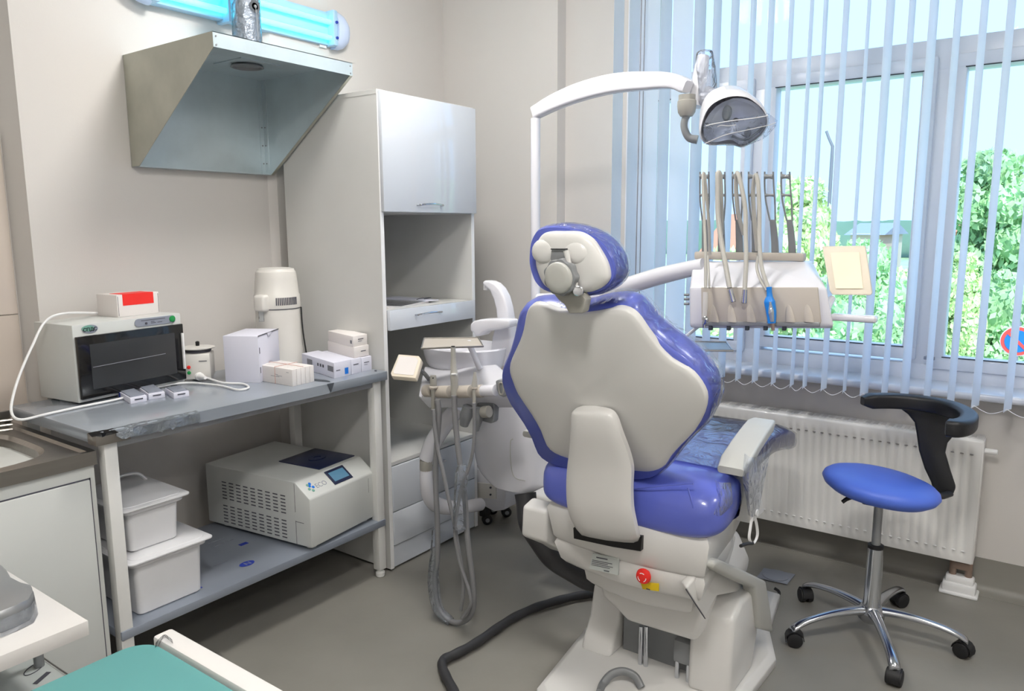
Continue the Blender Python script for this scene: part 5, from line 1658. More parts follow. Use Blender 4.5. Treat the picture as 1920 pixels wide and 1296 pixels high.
# ------------------------------------------------------------------ assistant instrument holder, on the deck's front edge
XA = 2.06
ah = thing('instrument_holder', 'beige instrument holder bar with three hanging handpieces on the water unit front', 'dental instrument rack', W(870, 735, X=XA))
def ba(px, py, X=XA):
    return W(px, py, X=X)
segs = [((797, 733), (809, 733)), ((820, 735), (844, 735)), ((860, 735), (884, 734)), ((895, 734), (905, 733))]
for a, b in segs:
    fin('holder_bar', cyl(ba(*a), ba(*b), .0235, 20, bv=.003), 'beige', ah)
fin('holder_core', cyl(ba(797, 733) + Vector((.02, 0, 0)), ba(905, 733) + Vector((.02, 0, 0)), .014, 12), 'greyd', ah)
fin('white_sleeve', cyl(ba(905, 733), ba(930, 732), .021, 20, bv=.002), 'unitwhite', ah)
cb_ = [ba(x, y, XA - .01) for x, y in ((928, 714), (934, 712), (946, 713), (950, 720), (949, 742), (942, 746), (934, 741), (930, 730))]
fin('end_clamp', prism(cb_, (.04, 0, 0), bv=.006), 'greyd', ah)
fin('clamp_ring', tube([ba(x, y, XA - .012) for x, y in ((936, 720), (943, 720), (943, 738), (937, 738))], .003, 6, closed=True), 'grey', ah)
# handpieces
fin('suction_tip', tube([ba(812, 704, XA - .022), ba(812.5, 715, XA - .022), ba(813, 728, XA - .022), ba(812.5, 740, XA - .022), ba(812.5, 771, XA - .022)], [.011, .0135, .0125, .008, .008], 14), 'grey', ah)
c = ba(812.5, 709, XA - .036)
fin('tip_hole', cyl(c, c + Vector((-.003, 0, 0)), .0026, 10), 'blackp', ah)
fin('collar', lathe([(.014, 0), (.017, .003), (.017, .008), (.014, .011)], ba(813, 729, XA - .022), 18), 'beige', ah)
fin('suction_tip', tube([ba(849.5, 651, XA - .02), ba(850, 672, XA - .02), ba(850.5, 690, XA - .02), ba(852, 710, XA - .02), ba(852, 745, XA - .02)], [.0085, .009, .0115, .015, .0115], 16), 'hose', ah)
fin('tip_hole', cyl(ba(849.5, 650.5, XA - .02), ba(849.5, 649, XA - .02), .0072, 14), 'blackp', ah)
fin('slider', cyl(ba(847, 702, XA - .034), ba(856, 702, XA - .034), .004, 8), 'edge', ah)
fin('suction_tip', tube([ba(890.5, 698, XA - .02), ba(890.5, 712, XA - .02), ba(889.5, 724, XA - .02), ba(889.5, 734, XA - .02), ba(889, 758, XA - .02)], [.005, .0085, .0115, .008, .006], 14), 'hose', ah)
fin('collar', lathe([(.010, 0), (.014, .004), (.013, .01)], ba(889.5, 730, XA - .02), 18), 'beige', ah)
# hoses hanging in loops
XH = 2.03
hA = [(812.5, 768), (815, 800), (821, 842), (832, 890), (842, 938), (852, 982), (858, 1020), (866, 1065), (869, 1100), (864, 1145)]
hB = [(820, 750), (823, 782), (818, 850), (817, 905), (820, 980), (820, 1045), (815, 1085), (821, 1133), (838, 1160), (861, 1168), (881, 1156), (888, 1129), (886, 1087), (877, 1014), (872, 940), (866, 895), (857, 824), (852.5, 772), (851.5, 742)]
hC = [(889, 756), (889.5, 813), (886, 850), (878, 880), (869, 900), (862, 930), (856, 968), (853, 1002), (861, 1050), (872, 1085), (880, 1110), (882, 1135), (866, 1160)]
def Wh(l, dx=0.0):
    out = []
    for x, y in l:
        p = W(x, y, X=XH + dx)
        if p.z < .012:
            p = W(x, y, Z=.012)
        out.append(p)
    return out
fin('suction_hose', tube(Wh(hB), .0105, 12), 'hosed', ah)
fin('suction_hose', tube(Wh(hA, -.02), .0075, 10), 'hosed', ah)
fin('suction_hose', tube(Wh(hC, -.03), .0065, 10), 'hosed', ah)
q0_, q1_ = W(858, 880, X=XH - .03), W(872, 905, X=XH - .03)
fin('film_bag', tube([W(866, 872, X=XH - .02), W(866, 890, X=XH - .03), W(862, 930, X=XH - .03), W(862, 990, X=XH - .03)], [.016, .026, .022, .026], 10), 'filmbag', ah)
fin('film_bag', tube([W(817, 990, X=XH), W(815, 1040, X=XH), W(813, 1090, X=XH), W(821, 1140, X=XH), W(845, 1166, X=XH)], [.014, .018, .024, .022, .018], 10), 'filmbag', ah)
# valve cluster behind the bar
vb = [ba(x, y, 2.12) for x, y in ((893, 757), (900, 752), (924, 756), (928, 761), (926, 791), (920, 795), (905, 791), (894, 780))]
fin('valve_bracket', prism(vb, (.03, 0, 0), bv=.006), 'greyd', ah)
fin('valve_knob', cyl(ba(905, 773, 2.09), ba(918, 772, 2.09), .022, 20, bv=.004), 'grey', ah)
fin('filter_body', tube([ba(878, 762, 2.10), ba(874, 780, 2.10), ba(870, 798, 2.10)], [.020, .024, .016], 14), 'greyd', ah)
fin('filter_body', tube([ba(897, 764, 2.10), ba(896, 785, 2.10), ba(894, 808, 2.10)], [.018, .020, .008], 14), 'greyd', ah)
# touch pad in film, left of the deck
PTn = Vector((-.55, 0, .83)).normalized()
pp0 = W(762, 688, X=2.14)
tpd = traceP([(747, 664), (785, 667), (790, 674), (779, 709), (734, 705), (732, 700)], pp0, PTn)
tpo = thing('control_pad', 'film-wrapped cream control pad tilted at the left end of the water unit', 'control pad', pp0)
fin('pad_body', prism(tpd, -PTn * .022, bv=.004), 'cream', tpo)
ctp = sum(tpd, Vector()) / len(tpd)
fin('pad_key_field', prism([ctp + (p - ctp) * .8 + PTn * .0005 for p in tpd], PTn * .001), 'card', tpo)
fin('pad_arm', tube([W(782, 690, X=2.16), W(795, 700, X=2.2), W(805, 712, X=2.2)], .009, 8), 'greyd', tpo)
# stainless tray above the bowl
tz = W(850, 645, X=2.16).z
tyo = thing('instrument_tray', 'rectangular stainless steel tray lying over the spittoon bowl', 'tray', (2.2, W(850, 645, X=2.16).y, tz))
tc4 = [W(x, y, Z=tz) for x, y in ((795, 635), (897, 634), (906, 650), (790, 654))]
fin('tray_base', prism(tc4, (0, 0, -.003)), 'beige', tyo, smooth=False)
fin('tray_rim', tube([p + Vector((0, 0, .001)) for p in tc4], .0035, 8, closed=True, smooth=False), 'stainless', tyo)
fin('tray_support', cyl((tyo.location.x + .05, tyo.location.y, tz - .003), (tyo.location.x + .12, tyo.location.y, tz - .12), .012, 12), 'unitwhite', tyo)

# ================================================================== DOCTOR'S INSTRUMENT CONSOLE
XD = 2.50
dc_ = thing('instrument_console', 'white and beige dental delivery console with six upright hose arms in front of the window', 'dental console', W(1420, 560, X=XD + .1))
def dd_(px, py, dx=0.0):
    return W(px, py, X=XD + dx)
# body: white shell with sloped top, beige front
xsd = 0.0
front = [(1290, 600), (1292, 560), (1293, 512)]
# profile in depth lofted from left to right
def col(px, pys):
    pass
P_l = [dd_(1313, 610), dd_(1313, 540), W(1305, 490, X=XD + .14), W(1305, 478, X=XD + .17), W(1310, 478, X=XD + .26)]
def body_section(pxb, pxm, pxt, inset=0.0):
    a = dd_(pxb, 611)
    b = dd_(pxm, 539)
    c = W(pxt, 491, X=XD + .14)
    yb = a.y
    c2 = Vector((XD + .24, c.y, c.z))
    d = Vector((XD + .24, c.y, a.z + .01))
    e = Vector((XD + .02, yb, a.z - .012))
    return [a, b, c, c2, d, e]
S = [body_section(1292, 1293, 1297), body_section(1316, 1315, 1318), body_section(1425, 1423, 1415), body_section(1538, 1533, 1500), body_section(1562, 1551, 1512)]
fin('console_body', loft(S, bv=.010, seg=3), 'unitwhite', dc_, angle=40)
bf_ = [dd_(x, y, -.006) for x, y in ((1314, 539), (1370, 539), (1450, 539), (1533, 539), (1539, 603), (1536, 611), (1325, 609), (1315, 600))]
fp_ = fin('front_panel', prism(bf_, (.012, 0, 0), bv=.003), 'beige', dc_)
# scalloped lower lip: six instrument rests
zl = dd_(1420, 602).z
ul = [dd_(x, 607, -.012) for x in (1322, 1342, 1360, 1378, 1398, 1412, 1432, 1448, 1470, 1486, 1506, 1518, 1538)]
fin('rest_lip', loft([[dd_(1316, 603, -.01), dd_(1537, 604, -.01), dd_(1538, 613, -.01), dd_(1320, 611, -.01)], [dd_(1316, 603, .03), dd_(1537, 604, .03), dd_(1538, 613, .03), dd_(1320, 611, .03)]], bv=.003), 'greyd', dc_)
for px in (1340, 1373, 1409, 1446, 1482, 1517):
    a, b = dd_(px, 604, -.008), dd_(px - 4, 566, -.004)
    L = []
    for t, r in ((0, .016), (.3, .014), (.7, .009), (1, .001)):
        c = a + (b - a) * t
        L.append([c + Vector((sin(s) * r * .35 * -1, cos(s) * r, 0)) for s in [2 * pi * k / 12 for k in range(12)]])
    fin('instrument_rest', loft(L), 'beige', dc_, angle=60)
for px in (1332, 1366, 1400.5, 1435, 1470):
    a = dd_(px, 612, .0)
    fin('rubber_stop', box(B(), a.x - .004, a.x + .012, a.y - .006, a.y + .006, a.z - .014, a.z + .002, bv=.002), 'gasket', dc_)
hb0, hb1 = W(1303, 480, X=XD + .15), W(1508, 480, X=XD + .15)
fin('hinge_bar', box(B(), XD + .14, XD + .18, hb1.y, hb0.y, hb0.z - .012, hb0.z + .016, bv=.006), 'beige', dc_)
for y in (553, 561, 570):
    fin('side_button', cyl(dd_(1292, y, .03), dd_(1283, y, .03), .0045, 8), 'greyd', dc_)
# six whip arms
arms = [(1322, 1320, 'h'), (1352, 1350, 'h'), (1386, 1381, 'h'), (1416, 1411, 'h'), (1453, 1441, ''), (1485, 1472, '')]
for i, (xb_, xt, h) in enumerate(arms):
    Xb, Xt = XD + .155, XD + .10
    def wa(px, py):
        f = (480 - py) / 150.0
        return W(px, py, X=Xb + (Xt - Xb) * f)
    dxl = (xt - xb_)
    def cx(py):
        f = max(0, min(1, (480 - py) / 150.0))
        s = f * f * (3 - 2 * f)
        return xb_ + dxl * s
    L = []
    for py, wv in ((485, 7), (455, 6.5), (430, 6), (412, 5.5)):
        a = wa(cx(py) - wv, py); b = wa(cx(py) + wv, py)
        L.append([a, b, b + Vector((.010, 0, 0)), a + Vector((.010, 0, 0))])
    st = fin('whip_arm', loft(L, bv=.002), 'greyd', dc_)
    for sg in (-1, 1):
        pts = [wa(cx(py) + sg * wv, py) + Vector((.004, 0, 0)) for py, wv in ((414, 5), (395, 7), (375, 8.5), (350, 8.5), (322, 8))]
        fin('arm_rail', tube(pts, .0030, 8), 'greyd', st)
    for py, rr2 in ((366, .006), (331, .010)):
        a, b = wa(cx(py) - 8, py) + Vector((.004, 0, 0)), wa(cx(py) + 8, py) + Vector((.004, 0, 0))
        m = (a + b) / 2
        fin('roller', tube([a, a + (m - a) * .5, m, b + (m - b) * .5, b], [rr2, rr2 * .75, rr2 * .62, rr2 * .75, rr2], 12), 'greyd', st)
def dh(l, r, m_='hose', name='instrument_hose', parent=None):
    return fin(name, tube([W(x, y, X=XD + d) for x, y, d in l], r, 10), m_, parent or dc_)
dh([(1331, 478, .10), (1329, 420, .08), (1324, 360, .07), (1321, 328, .07), (1318, 335, .06), (1321, 420, .03), (1323, 480, .0), (1323, 540, -.03)], .0055)
dh([(1330, 540, -.02), (1327, 480, .06)], .004)
dh([(1352, 440, .13), (1352, 380, .09), (1350, 330, .075), (1346, 326, .065), (1346, 350, .06), (1346, 400, .05), (1352, 450, .03), (1361, 500, -.01), (1368, 540, -.03)], .0085)
dh([(1395, 440, .12), (1384, 400, .10), (1380, 350, .09), (1382, 324, .075), (1389, 345, .06), (1397, 390, .05), (1398, 440, .03), (1399, 490, .0), (1396, 545, -.03)], .0075)
dh([(1420, 470, .12), (1415, 420, .09), (1412, 360, .085), (1417, 328, .07), (1422, 350, .06), (1424, 400, .05), (1424, 450, .03), (1428, 500, 0), (1440, 540, -.03)], .007)
dh([(1424, 470, .06), (1419, 500, .02), (1426, 525, -.01), (1438, 545, -.03)], .005)
# syringe, two metal couplings, blue scaler
sy = thing('air_water_syringe', 'slim white air and water syringe hanging leftmost on the delivery console', 'syringe', dd_(1322, 575, -.03))
fin('syringe_body', tube([dd_(1323, 548, -.03), dd_(1322.5, 570, -.03), dd_(1321, 595, -.03)], [.0085, .009, .0075], 14), 'ivory', sy)
fin('syringe_head', tube([dd_(1321, 594, -.03), dd_(1324, 600, -.034), dd_(1320, 608, -.034)], [.007, .009, .006], 12), 'chrome', sy)
fin('syringe_nut', cyl(dd_(1320, 607, -.034), dd_(1320, 615, -.034), .006, 12), 'alu', sy)
for i, (x0, y0, x1, y1, lab) in enumerate(((1369, 543, 1375, 566, 'metal hose coupling hanging left on the console front'), (1397, 543, 1395, 568, 'metal hose coupling hanging right, next to the blue scaler'))):
    t = thing('hose_coupling', lab, 'hose coupling', dd_(x1, y1, -.03), 0, 'metal hose couplings on the console')
    fin('ferrule', cyl(dd_(x0, y0, -.03), dd_(x1, y1, -.03), .0085, 18, r2=.0095), 'chrome', t)
    a, b = dd_(x0, y0, -.03), dd_(x1, y1, -.03)
    fin('socket', cyl(b, b + (b - a).normalized() * .001, .0078, 16), 'blackp', t)
bs = thing('blue_scaler', 'bright blue wrapped scaler handpiece with a metal tip hanging on the console', 'scaler', dd_(1446, 580, -.03))
fin('scaler_grip', tube([dd_(1442, 538, -.03), dd_(1442.5, 548, -.03), dd_(1443, 556, -.03), dd_(1443, 566, -.03), dd_(1446, 585, -.03), dd_(1447, 606, -.03)], [.009, .0085, .010, .018, .0165, .013], 18), 'bluegrip', bs)
fin('metal_mesh', tube([dd_(1444, 566, -.046), dd_(1446, 585, -.044), dd_(1448, 603, -.042)], [.003, .009, .006], 12), 'foil', bs)
fin('scaler_tip', tube([dd_(1448, 605, -.032), dd_(1449, 613, -.032), dd_(1449.5, 620, -.032)], [.008, .006, .0055], 12), 'copper', bs)
# right side handle bar and wrapped viewer pad, arm to the post, small tray
fin('side_handle', box(B(), XD + .02, XD + .06, dd_(1645, 597, .04).y, dd_(1558, 597, .04).y, dd_(1600, 603, .04).z, dd_(1600, 590, .04).z, bv=.008, seg=3), 'unitwhite', dc_)
vp = thing('film_viewer', 'small cream tilted viewer panel wrapped in film at the console right side', 'viewer panel', W(1588, 510, X=XD + .12))
vpts = [W(x, y, X=XD + .12 + (555 - y) * .0007) for x, y in ((1541, 462), (1622, 461), (1635, 550), (1632, 554), (1560, 553), (1555, 545))]
fin('viewer_frame', prism(vpts, (.016, 0, 0), bv=.005), 'cream', vp)
vin = [W(x, y, X=XD + .116 + (555 - y) * .0007) for x, y in ((1557, 474), (1611, 473), (1618, 541), (1567, 541))]
fin('viewer_screen', prism(vin, (.003, 0, 0)), mat('cream_screen', (0.96, 0.92, 0.82), 0.3), vp, smooth=False)
fin('viewer_bracket', tube([W(1560, 560, X=XD + .14), W(1552, 575, X=XD + .10), W(1545, 590, X=XD + .06)], .012, 10), 'unitwhite', vp)
# carrying arm to the lamp post
ap = [Vector((pt.x, UYP - .02, 1.19)), W(1100, 560, X=2.70), W(1180, 535, X=2.66), W(1240, 517, X=2.64), W(1320, 498, X=2.62)]
fin('carrying_arm', tube(ap, [.030, .034, .034, .033, .028], 16), 'unitwhite', dc_)
# little tray arm below left
fin('tray_arm', tube([dd_(1318, 606, .06), dd_(1300, 620, .06), dd_(1280, 636, .06), dd_(1268, 648, .08)], .010, 10, flat=.6), 'unitwhite', dc_)
st_ = thing('steel_side_tray', 'small blueish steel tray held low between backrest and console', 'tray', dd_(1325, 650, .06))
tzz = dd_(1330, 650, .10).z
tt4 = [W(x, y, Z=tzz) for x, y in ((1278, 641), (1362, 642), (1374, 658), (1268, 657))]
fin('tray_base', prism(tt4, (0, 0, -.003)), 'steelgrey', st_, smooth=False)
fin('tray_rim', tube([p for p in tt4], .004, 8, closed=True, smooth=False), 'alu', st_)

# ================================================================== STOOL
sx0, sy0 = 2.875, .452
so = thing('wheeled_stool', 'round blue wheeled stool with black curved backrest and polished five-star base', 'stool', (sx0, sy0, 0))
zS = W(1643, 908, X=sx0).z
tl = Matrix.Rotation(radians(-7), 3, Vector((cos(YAW), sin(YAW), 0)).normalized()) @ Matrix.Rotation(radians(0), 3, 'X')
R0 = (W(1537, 905, X=sx0).y - W(1750, 905, X=sx0).y) / 2
# the seat leans down a little to the right of the photo
axv = Vector((cos(YAW), sin(YAW), 0))
tl = Matrix.Rotation(radians(7), 3, axv)
RS = .196
prof = [(0, -.042), (.11, -.043), (.16, -.036), (.186, -.018), (RS, .000), (.191, .014), (.176, .026), (.145, .036), (.10, .041), (.05, .043), (0, .043)]
se = fin('stool_seat', lathe(prof, (sx0, sy0, zS - .003), 56, rot=tl), 'vinylstool', so, angle=60)
fin('seat_plate', box(B(), sx0 - .05, sx0 + .06, sy0 - .05, sy0 + .05, zS - .07, zS - .035, bv=.008), 'blackp', so)
lv0 = W(1612, 930, X=sx0 - .03)
fin('height_lever', tube([(sx0, sy0 + .02, zS - .06), lv0, W(1590, 935, X=sx0 - .05), W(1579, 942, X=sx0 - .06)], [.006, .006, .008, .007], 8), 'blackp', so)
def sz(py):
    return W(1640, py, X=sx0).z
fin('gas_lift', cyl((sx0, sy0, sz(1025)), (sx0, sy0, zS - .05), .0155, 20), 'steelgrey', so)
fin('collar', lathe([(.018, -.008), (.027, -.006), (.027, .006), (.018, .008)], (sx0, sy0, sz(1024)), 24), 'rubber', so)
fin('column', lathe([(.034, 0), (.034, .02), (.0295, .05), (.0265, sz(1026) - .09)], (sx0, sy0, .09), 28), 'chrome', so)
fin('hub', lathe([(.02, .055), (.03, .06), (.045, .075), (.05, .10), (.04, .118), (.034, .125)], (sx0, sy0, 0), 28), 'alu', so)
cst = [W(x, y, Z=0) for x, y in ((1510, 1127), (1482, 1210), (1676, 1287), (1807, 1232), (1690, 1133))]
RR = .315
angs = [atan2(c.y - sy0, c.x - sx0) for c in cst]
print('stool radii', [round(hypot(c.y - sy0, c.x - sx0), 3) for c in cst], [round(math.degrees(a)) for a in angs])
for i, a in enumerate(angs):
    r_ = .5 * (hypot(cst[i].y - sy0, cst[i].x - sx0) + RR)
    u = Vector((cos(a), sin(a), 0)); v = Vector((-sin(a), cos(a), 0))
    c0_ = Vector((sx0, sy0, 0))
    L = []
    for t, z, hw_, hh2 in ((.02, .100, .026, .022), (.2, .105, .021, .019), (.45, .104, .018, .016), (.7, .094, .017, .014), (.88, .080, .018, .014), (.97, .066, .019, .012), (1.0, .056, .017, .006)):
        p = c0_ + u * (r_ * t) + Vector((0, 0, z))
        if t > .9:
            nrm_ = (Vector((0, 0, .75)) + u * .66).normalized()
        else:
            nrm_ = Vector((0, 0, 1))
        L.append([p + v * hw_ * cos(s) + nrm_ * hh2 * (sin(s) if sin(s) > 0 else sin(s) * .6) for s in [2 * pi * k / 16 for k in range(16)]])
    leg = fin('base_leg', loft(smoothloops(L, 3)), 'alu', so, angle=50)
    cc_ = c0_ + u * (r_ * .985)
    cs = fin('caster', cyl(cc_ + Vector((0, 0, .045)), cc_ + Vector((0, 0, .062)), .010, 12), 'rubber', leg)
    # twin wheels under a hood
    wd = Vector((cos(a + 1.1), sin(a + 1.1), 0))
    wc = cc_ + Vector((0, 0, .0275)) + Vector((-wd.y, wd.x, 0)) * .006
    bm = B()
    for sg in (-1, 1):
        bm = cyl(wc + wd * sg * .004, wc + wd * sg * .025, .0275, 22, bm=bm, bv=.004)
    bm = cyl(wc - wd * .008, wc + wd * .008, .020, 16, bm=bm)
    Lh = []
    for s in range(0, 9):
        aa = radians(200 - 25 * s)
        e = Vector((-wd.y, wd.x, 0))
        p = wc + (e * cos(aa) + Vector((0, 0, sin(aa)))) * .030
        n_ = (e * cos(aa) + Vector((0, 0, sin(aa))))
        Lh.append([p - wd * .019, p + wd * .019, p + wd * .019 + n_ * .003, p - wd * .019 + n_ * .003])
    bm = loft(Lh, bm=bm)
    fin('caster_wheel', bm, 'rubber', leg)
# curved armrest band
ZB = .815
bpx = [(1616, 746, .835), (1640, 746, .84), (1690, 747, .84), (1740, 752, .838), (1783, 763, .835), (1812, 778, .83), (1822, 790, .828), (1812, 797, .826), (1790, 798, .825), (1770, 798, .825)]
# explicit ring in plan, radius about the seat axis
ctr = Vector((3.03, .37, 0))
PA = []
for (x, y, z) in bpx:
    PA.append(W(x, y, Z=z))
E1 = []
plan = [W(1617, 752, Z=.845), W(1680, 752, Z=.845), W(1745, 759, Z=.843), W(1790, 770, Z=.842), W(1815, 785, Z=.842), W(1812, 797, Z=.842), W(1793, 803, Z=.842), W(1772, 801, Z=.842)]
print('band plan', [tuple(round(v, 2) for v in p) for p in plan])
Pb = catmull(plan, 8)
L = []
for i, p in enumerate(Pb):
    t = (Pb[min(i + 1, len(Pb) - 1)] - Pb[max(i - 1, 0)]).normalized()
    b_ = Vector((t.y, -t.x, 0)).normalized()
    f = i / (len(Pb) - 1)
    e_ = min(1, min(f, 1 - f) * 14 + .55)
    L.append([p + b_ * x + Vector((0, 0, y)) for x, y in rrect(.026 * e_ + .002, .028 * e_, .013 * e_, 4)])
fin('armrest_band', loft(L), 'pu', so, angle=50)
# flat moulded support from the band down and back under the seat
sup = [(1640, 752), (1700, 750), (1750, 756), (1792, 782), (1790, 815), (1776, 832), (1772, 850), (1782, 885), (1792, 915), (1786, 930), (1772, 936), (1752, 937), (1751, 925), (1745, 905), (1733, 880), (1722, 845), (1718, 815), (1714, 793), (1702, 778), (1682, 763)]
PS = (plan[3] + plan[2]) / 2
nS = Vector((-.93, -.10, 0)).normalized()
PS2 = Vector((3.17, .30, .7))
sp_ = traceP(sup, PS2, Vector((-.9, -.1, .12)))
fin('back_support', prism(sp_, (.022, .0, 0), bv=.009, seg=3), 'pu', so)
fin('support_bracket', tube([W(1780, 926, X=3.14), W(1762, 930, X=3.08), W(1735, 925, X=3.0), (sx0 + .03, sy0 - .02, zS - .055)], [.016, .018, .016, .012], 12, flat=.7), 'pu', so)

# ================================================================== FOREGROUND: couch with turquoise top, low steel trolley
CZ = .75
cch = thing('changing_couch', 'turquoise topped couch with white frame and crumpled film at the bottom left', 'couch', (.38, .85, 0))
rc = .05
def cornered(x0, x1, y0, y1, r, n=6):
    out = []
    for k in range(n + 1):
        a = radians(90 * k / n)
        out.append((x1 - r + r * cos(a), y1 - r + r * sin(a)))
    out += [(x0, y1), (x0, y0), (x1, y0)]
    return out
cs_ = cornered(.05, .652, .35, 1.318, .05)
fin('turquoise_mat', loft([[(x, y, CZ - .03) for x, y in cs_], [(x, y, CZ) for x, y in cs_]], bv=.005), 'teal', cch)
fin('frame_rail', box(B(), .660, .698, .35, 1.312, CZ - .05, CZ + .002, bv=.006), 'couchwhite', cch)
for x, y in ((.12, 1.28), (.66, 1.28), (.12, .42), (.66, .42)):
    fin('leg', box(B(), x - .018, x + .018, y - .018, y + .018, 0, CZ - .04, bv=.003), 'couchwhite', cch)
fin('under_panel', box(B(), .10, .66, .40, 1.30, .62, .70, bv=.004), 'couchwhite', cch)
rr = random.Random(9)
rows = []
for i, (px, py) in enumerate(((292, 1206), (300, 1196), (308, 1190), (316, 1192), (324, 1200))):
    rows.append([W(px + rr.uniform(-2, 2), py + 8 * j + rr.uniform(-2, 2), Z=CZ + .012 - .012 * j) for j in range(3)])
sheet('film_scrap', 'filmbag', cch, rows)
# low trolley
tx1, ty0, ty1 = .742, 1.765, 2.255
tro = thing('low_steel_trolley', 'low two-tier trolley covered with white film at the bottom left corner', 'trolley', (.46, 2.0, 0))
TTZ = .60
fin('upper_tray', loft([[(x, y, TTZ - .035) for x, y in cornered(.10, tx1, ty1, ty0, .0001, 1)[::-1]], [(x, y, TTZ) for x, y in cornered(.10, tx1, ty1, ty0, .0001, 1)[::-1]]], bv=.005), 'couchwhite', tro)
fin('lower_tray', box(B(), .10, tx1, ty0 + .02, ty1, .385, .405, bv=.004), 'label', tro)
for x in (.13, tx1 - .02):
    for y in (ty0 + .25, ty1 - .02):
        fin('leg', cyl((x, y, 0), (x, y, TTZ - .03), .012, 12), 'steelgrey', tro)
for (px, py, w__, h__) in ((30, 1229, .05, .012), (70, 1283, .05, .012)):
    q = W(px, py, Z=.4055)
    patch('film_print', 'ink', tro, (q.x, q.y, .4055), (.8, .5, 0), (-.5, .8, 0), w__, h__)
q = W(64, 1254, Z=.4055)
fin('film_print', tube(oval((q.x, q.y, .406), (.8, .5, 0), (-.5, .8, 0), .032, .016, 20), .0012, 6, closed=True, smooth=False), 'ink', tro)
fin('sheet_edge', tube([W(51, 1212, Z=.408), W(90, 1240, Z=.408), W(128, 1266, Z=.408)], .002, 6), 'stainless', tro)
# grey steriliser pan / mitt on the trolley
gpx = [(-60, 1070), (-20, 1052), (0, 1060), (12, 1070), (20, 1085), (40, 1095), (60, 1100), (63, 1114), (55, 1128), (30, 1140), (0, 1152), (-60, 1160)]
gz = TTZ + .05
gl_ = [W(x, y, Z=gz) for x, y in gpx]
cgl = sum(gl_, Vector()) / len(gl_)
lab = thing('grey_instrument_case', 'grey irregular soft case lying in film on the low trolley', 'case', (cgl.x, cgl.y, TTZ))
fin('case_body', loft([[cgl + (p - cgl) * s + Vector((0, 0, d)) for p in gl_] for s, d in ((.93, -.049), (1.0, -.035), (1.0, -.005), (.96, .004), (.7, .008))]), 'steelgrey', lab, angle=50)
fin('case_film', loft([[cgl + (p - cgl) * s + Vector((0, 0, d)) for p in gl_] for s, d in ((1.10, -.048), (1.07, -.03), (1.03, -.012))], caps=False), 'filmbag', lab, angle=80)

# ================================================================== OUTSIDE
GZ = -4.2
o = fin('ground', box(B(), 4.6, 260, -160, 160, GZ - .5, GZ), 'grass', None, smooth=False)
o['kind'] = 'structure'
def leafcloud(name, parent, m_, blobs, n, size, seed):
    rr = random.Random(seed)
    vs, fs = [], []
    tot = sum(b[3] ** 2 for b in blobs)
    for (bx, by, bz, br) in blobs:
        for _ in range(int(n * br * br / tot)):
            while True:
                d = Vector((rr.uniform(-1, 1), rr.uniform(-1, 1), rr.uniform(-1, 1)))
                if .1 < d.length < 1:
                    break
            d = d.normalized() * (rr.random() ** .35) * br
            c = Vector((bx, by, bz)) + Vector((d.x, d.y, d.z * .95))
            s = size * rr.uniform(.6, 1.3)
            e = Euler((rr.uniform(0, 6.3), rr.uniform(0, 6.3), rr.uniform(0, 6.3))).to_matrix()
            a, b = e @ Vector((s, 0, 0)), e @ Vector((0, s * .6, 0))
            k = len(vs)
            vs += [c - a, c - b, c + a, c + b]
            fs.append((k, k + 1, k + 2, k + 3))
    me = bpy.data.meshes.new(name)
    me.from_pydata([tuple(v - wm(parent).translation) for v in vs], [], fs)
    o = link(name, me, m_, parent)
    o['kind'] = 'stuff'
    return o
def tree(label, px, py_top, py_bot, X, wpx, m_, n, leaf, seed, cat='tree', name='leafy_tree', group='trees and bushes beyond the window'):
    rr = random.Random(seed)
    top, bot = W(px, py_top, X=X), W(px, py_bot, X=X)
    wr = abs(W(px - wpx / 2, py_top, X=X).y - W(px + wpx / 2, py_top, X=X).y) / 2
    t = thing(name, label, cat, (X, top.y, GZ), 0, group)
    blobs = []
    zlo = max(bot.z, GZ + .3)
    for k in range(9):
        f = k / 8
        z = zlo + (top.z - zlo) * f
        r = wr * (.35 + .65 * sin(pi * min(1, f * .8 + .15)))
        for j in range(3):
            a = rr.uniform(0, 6.28)
            blobs.append((X + cos(a) * r * .5, top.y + sin(a) * r * .55, z - r * .35, r * .55 + .15))
    leafcloud('foliage', t, m_, blobs, int(n * 2.4), leaf * .5, seed)
    bm = B()
    for bx_, by_, bz_, br_ in blobs:
        ic = bmesh.new()
        bmesh.ops.create_icosphere(ic, subdivisions=3, radius=br_ * .74, matrix=Matrix.Translation((bx_, by_, bz_)))
        for v in ic.verts:
            v.co += Vector((rr.uniform(-1, 1), rr.uniform(-1, 1), rr.uniform(-1, 1))) * br_ * .03
        add(bm, ic)
    fin('inner_foliage', bm, m_, t, angle=180)['kind'] = 'stuff'
    fin('trunk', tube([(X, top.y, GZ), (X + .1, top.y + .05, (GZ + zlo) / 2 + .2), (X, top.y, (zlo + top.z) / 2)], [.16, .12, .05], 8), 'bark', t)
    return t
tree('tall bright green tree filling the view behind the right window pane', 1868, 300, 760, 21.0, 260, 'leaf2', 14000, .21, 21)
tree('light yellow-green bush low in front of the tall tree outside', 1800, 490, 760, 18.0, 90, 'leaf1', 6000, .15, 22, 'bush', 'leafy_bush')
tree('dark green tree at the far right outside behind the traffic sign', 2010, 360, 800, 25.0, 260, 'leaf3', 8000, .24, 23)
tree('pale green tree left of the street lamp outside the middle pane', 1500, 350, 700, 17.0, 150, 'leaf1', 7000, .16, 24)
tree('mid green bush below the middle window pane outside', 1620, 470, 720, 16.0, 200, 'leaf2', 7000, .15, 25, 'bush', 'leafy_bush')
tree('pale bush between the console and the window mullion outside', 1700, 520, 760, 19.0, 190, 'leaf1', 6000, .17, 26, 'bush', 'leafy_bush')
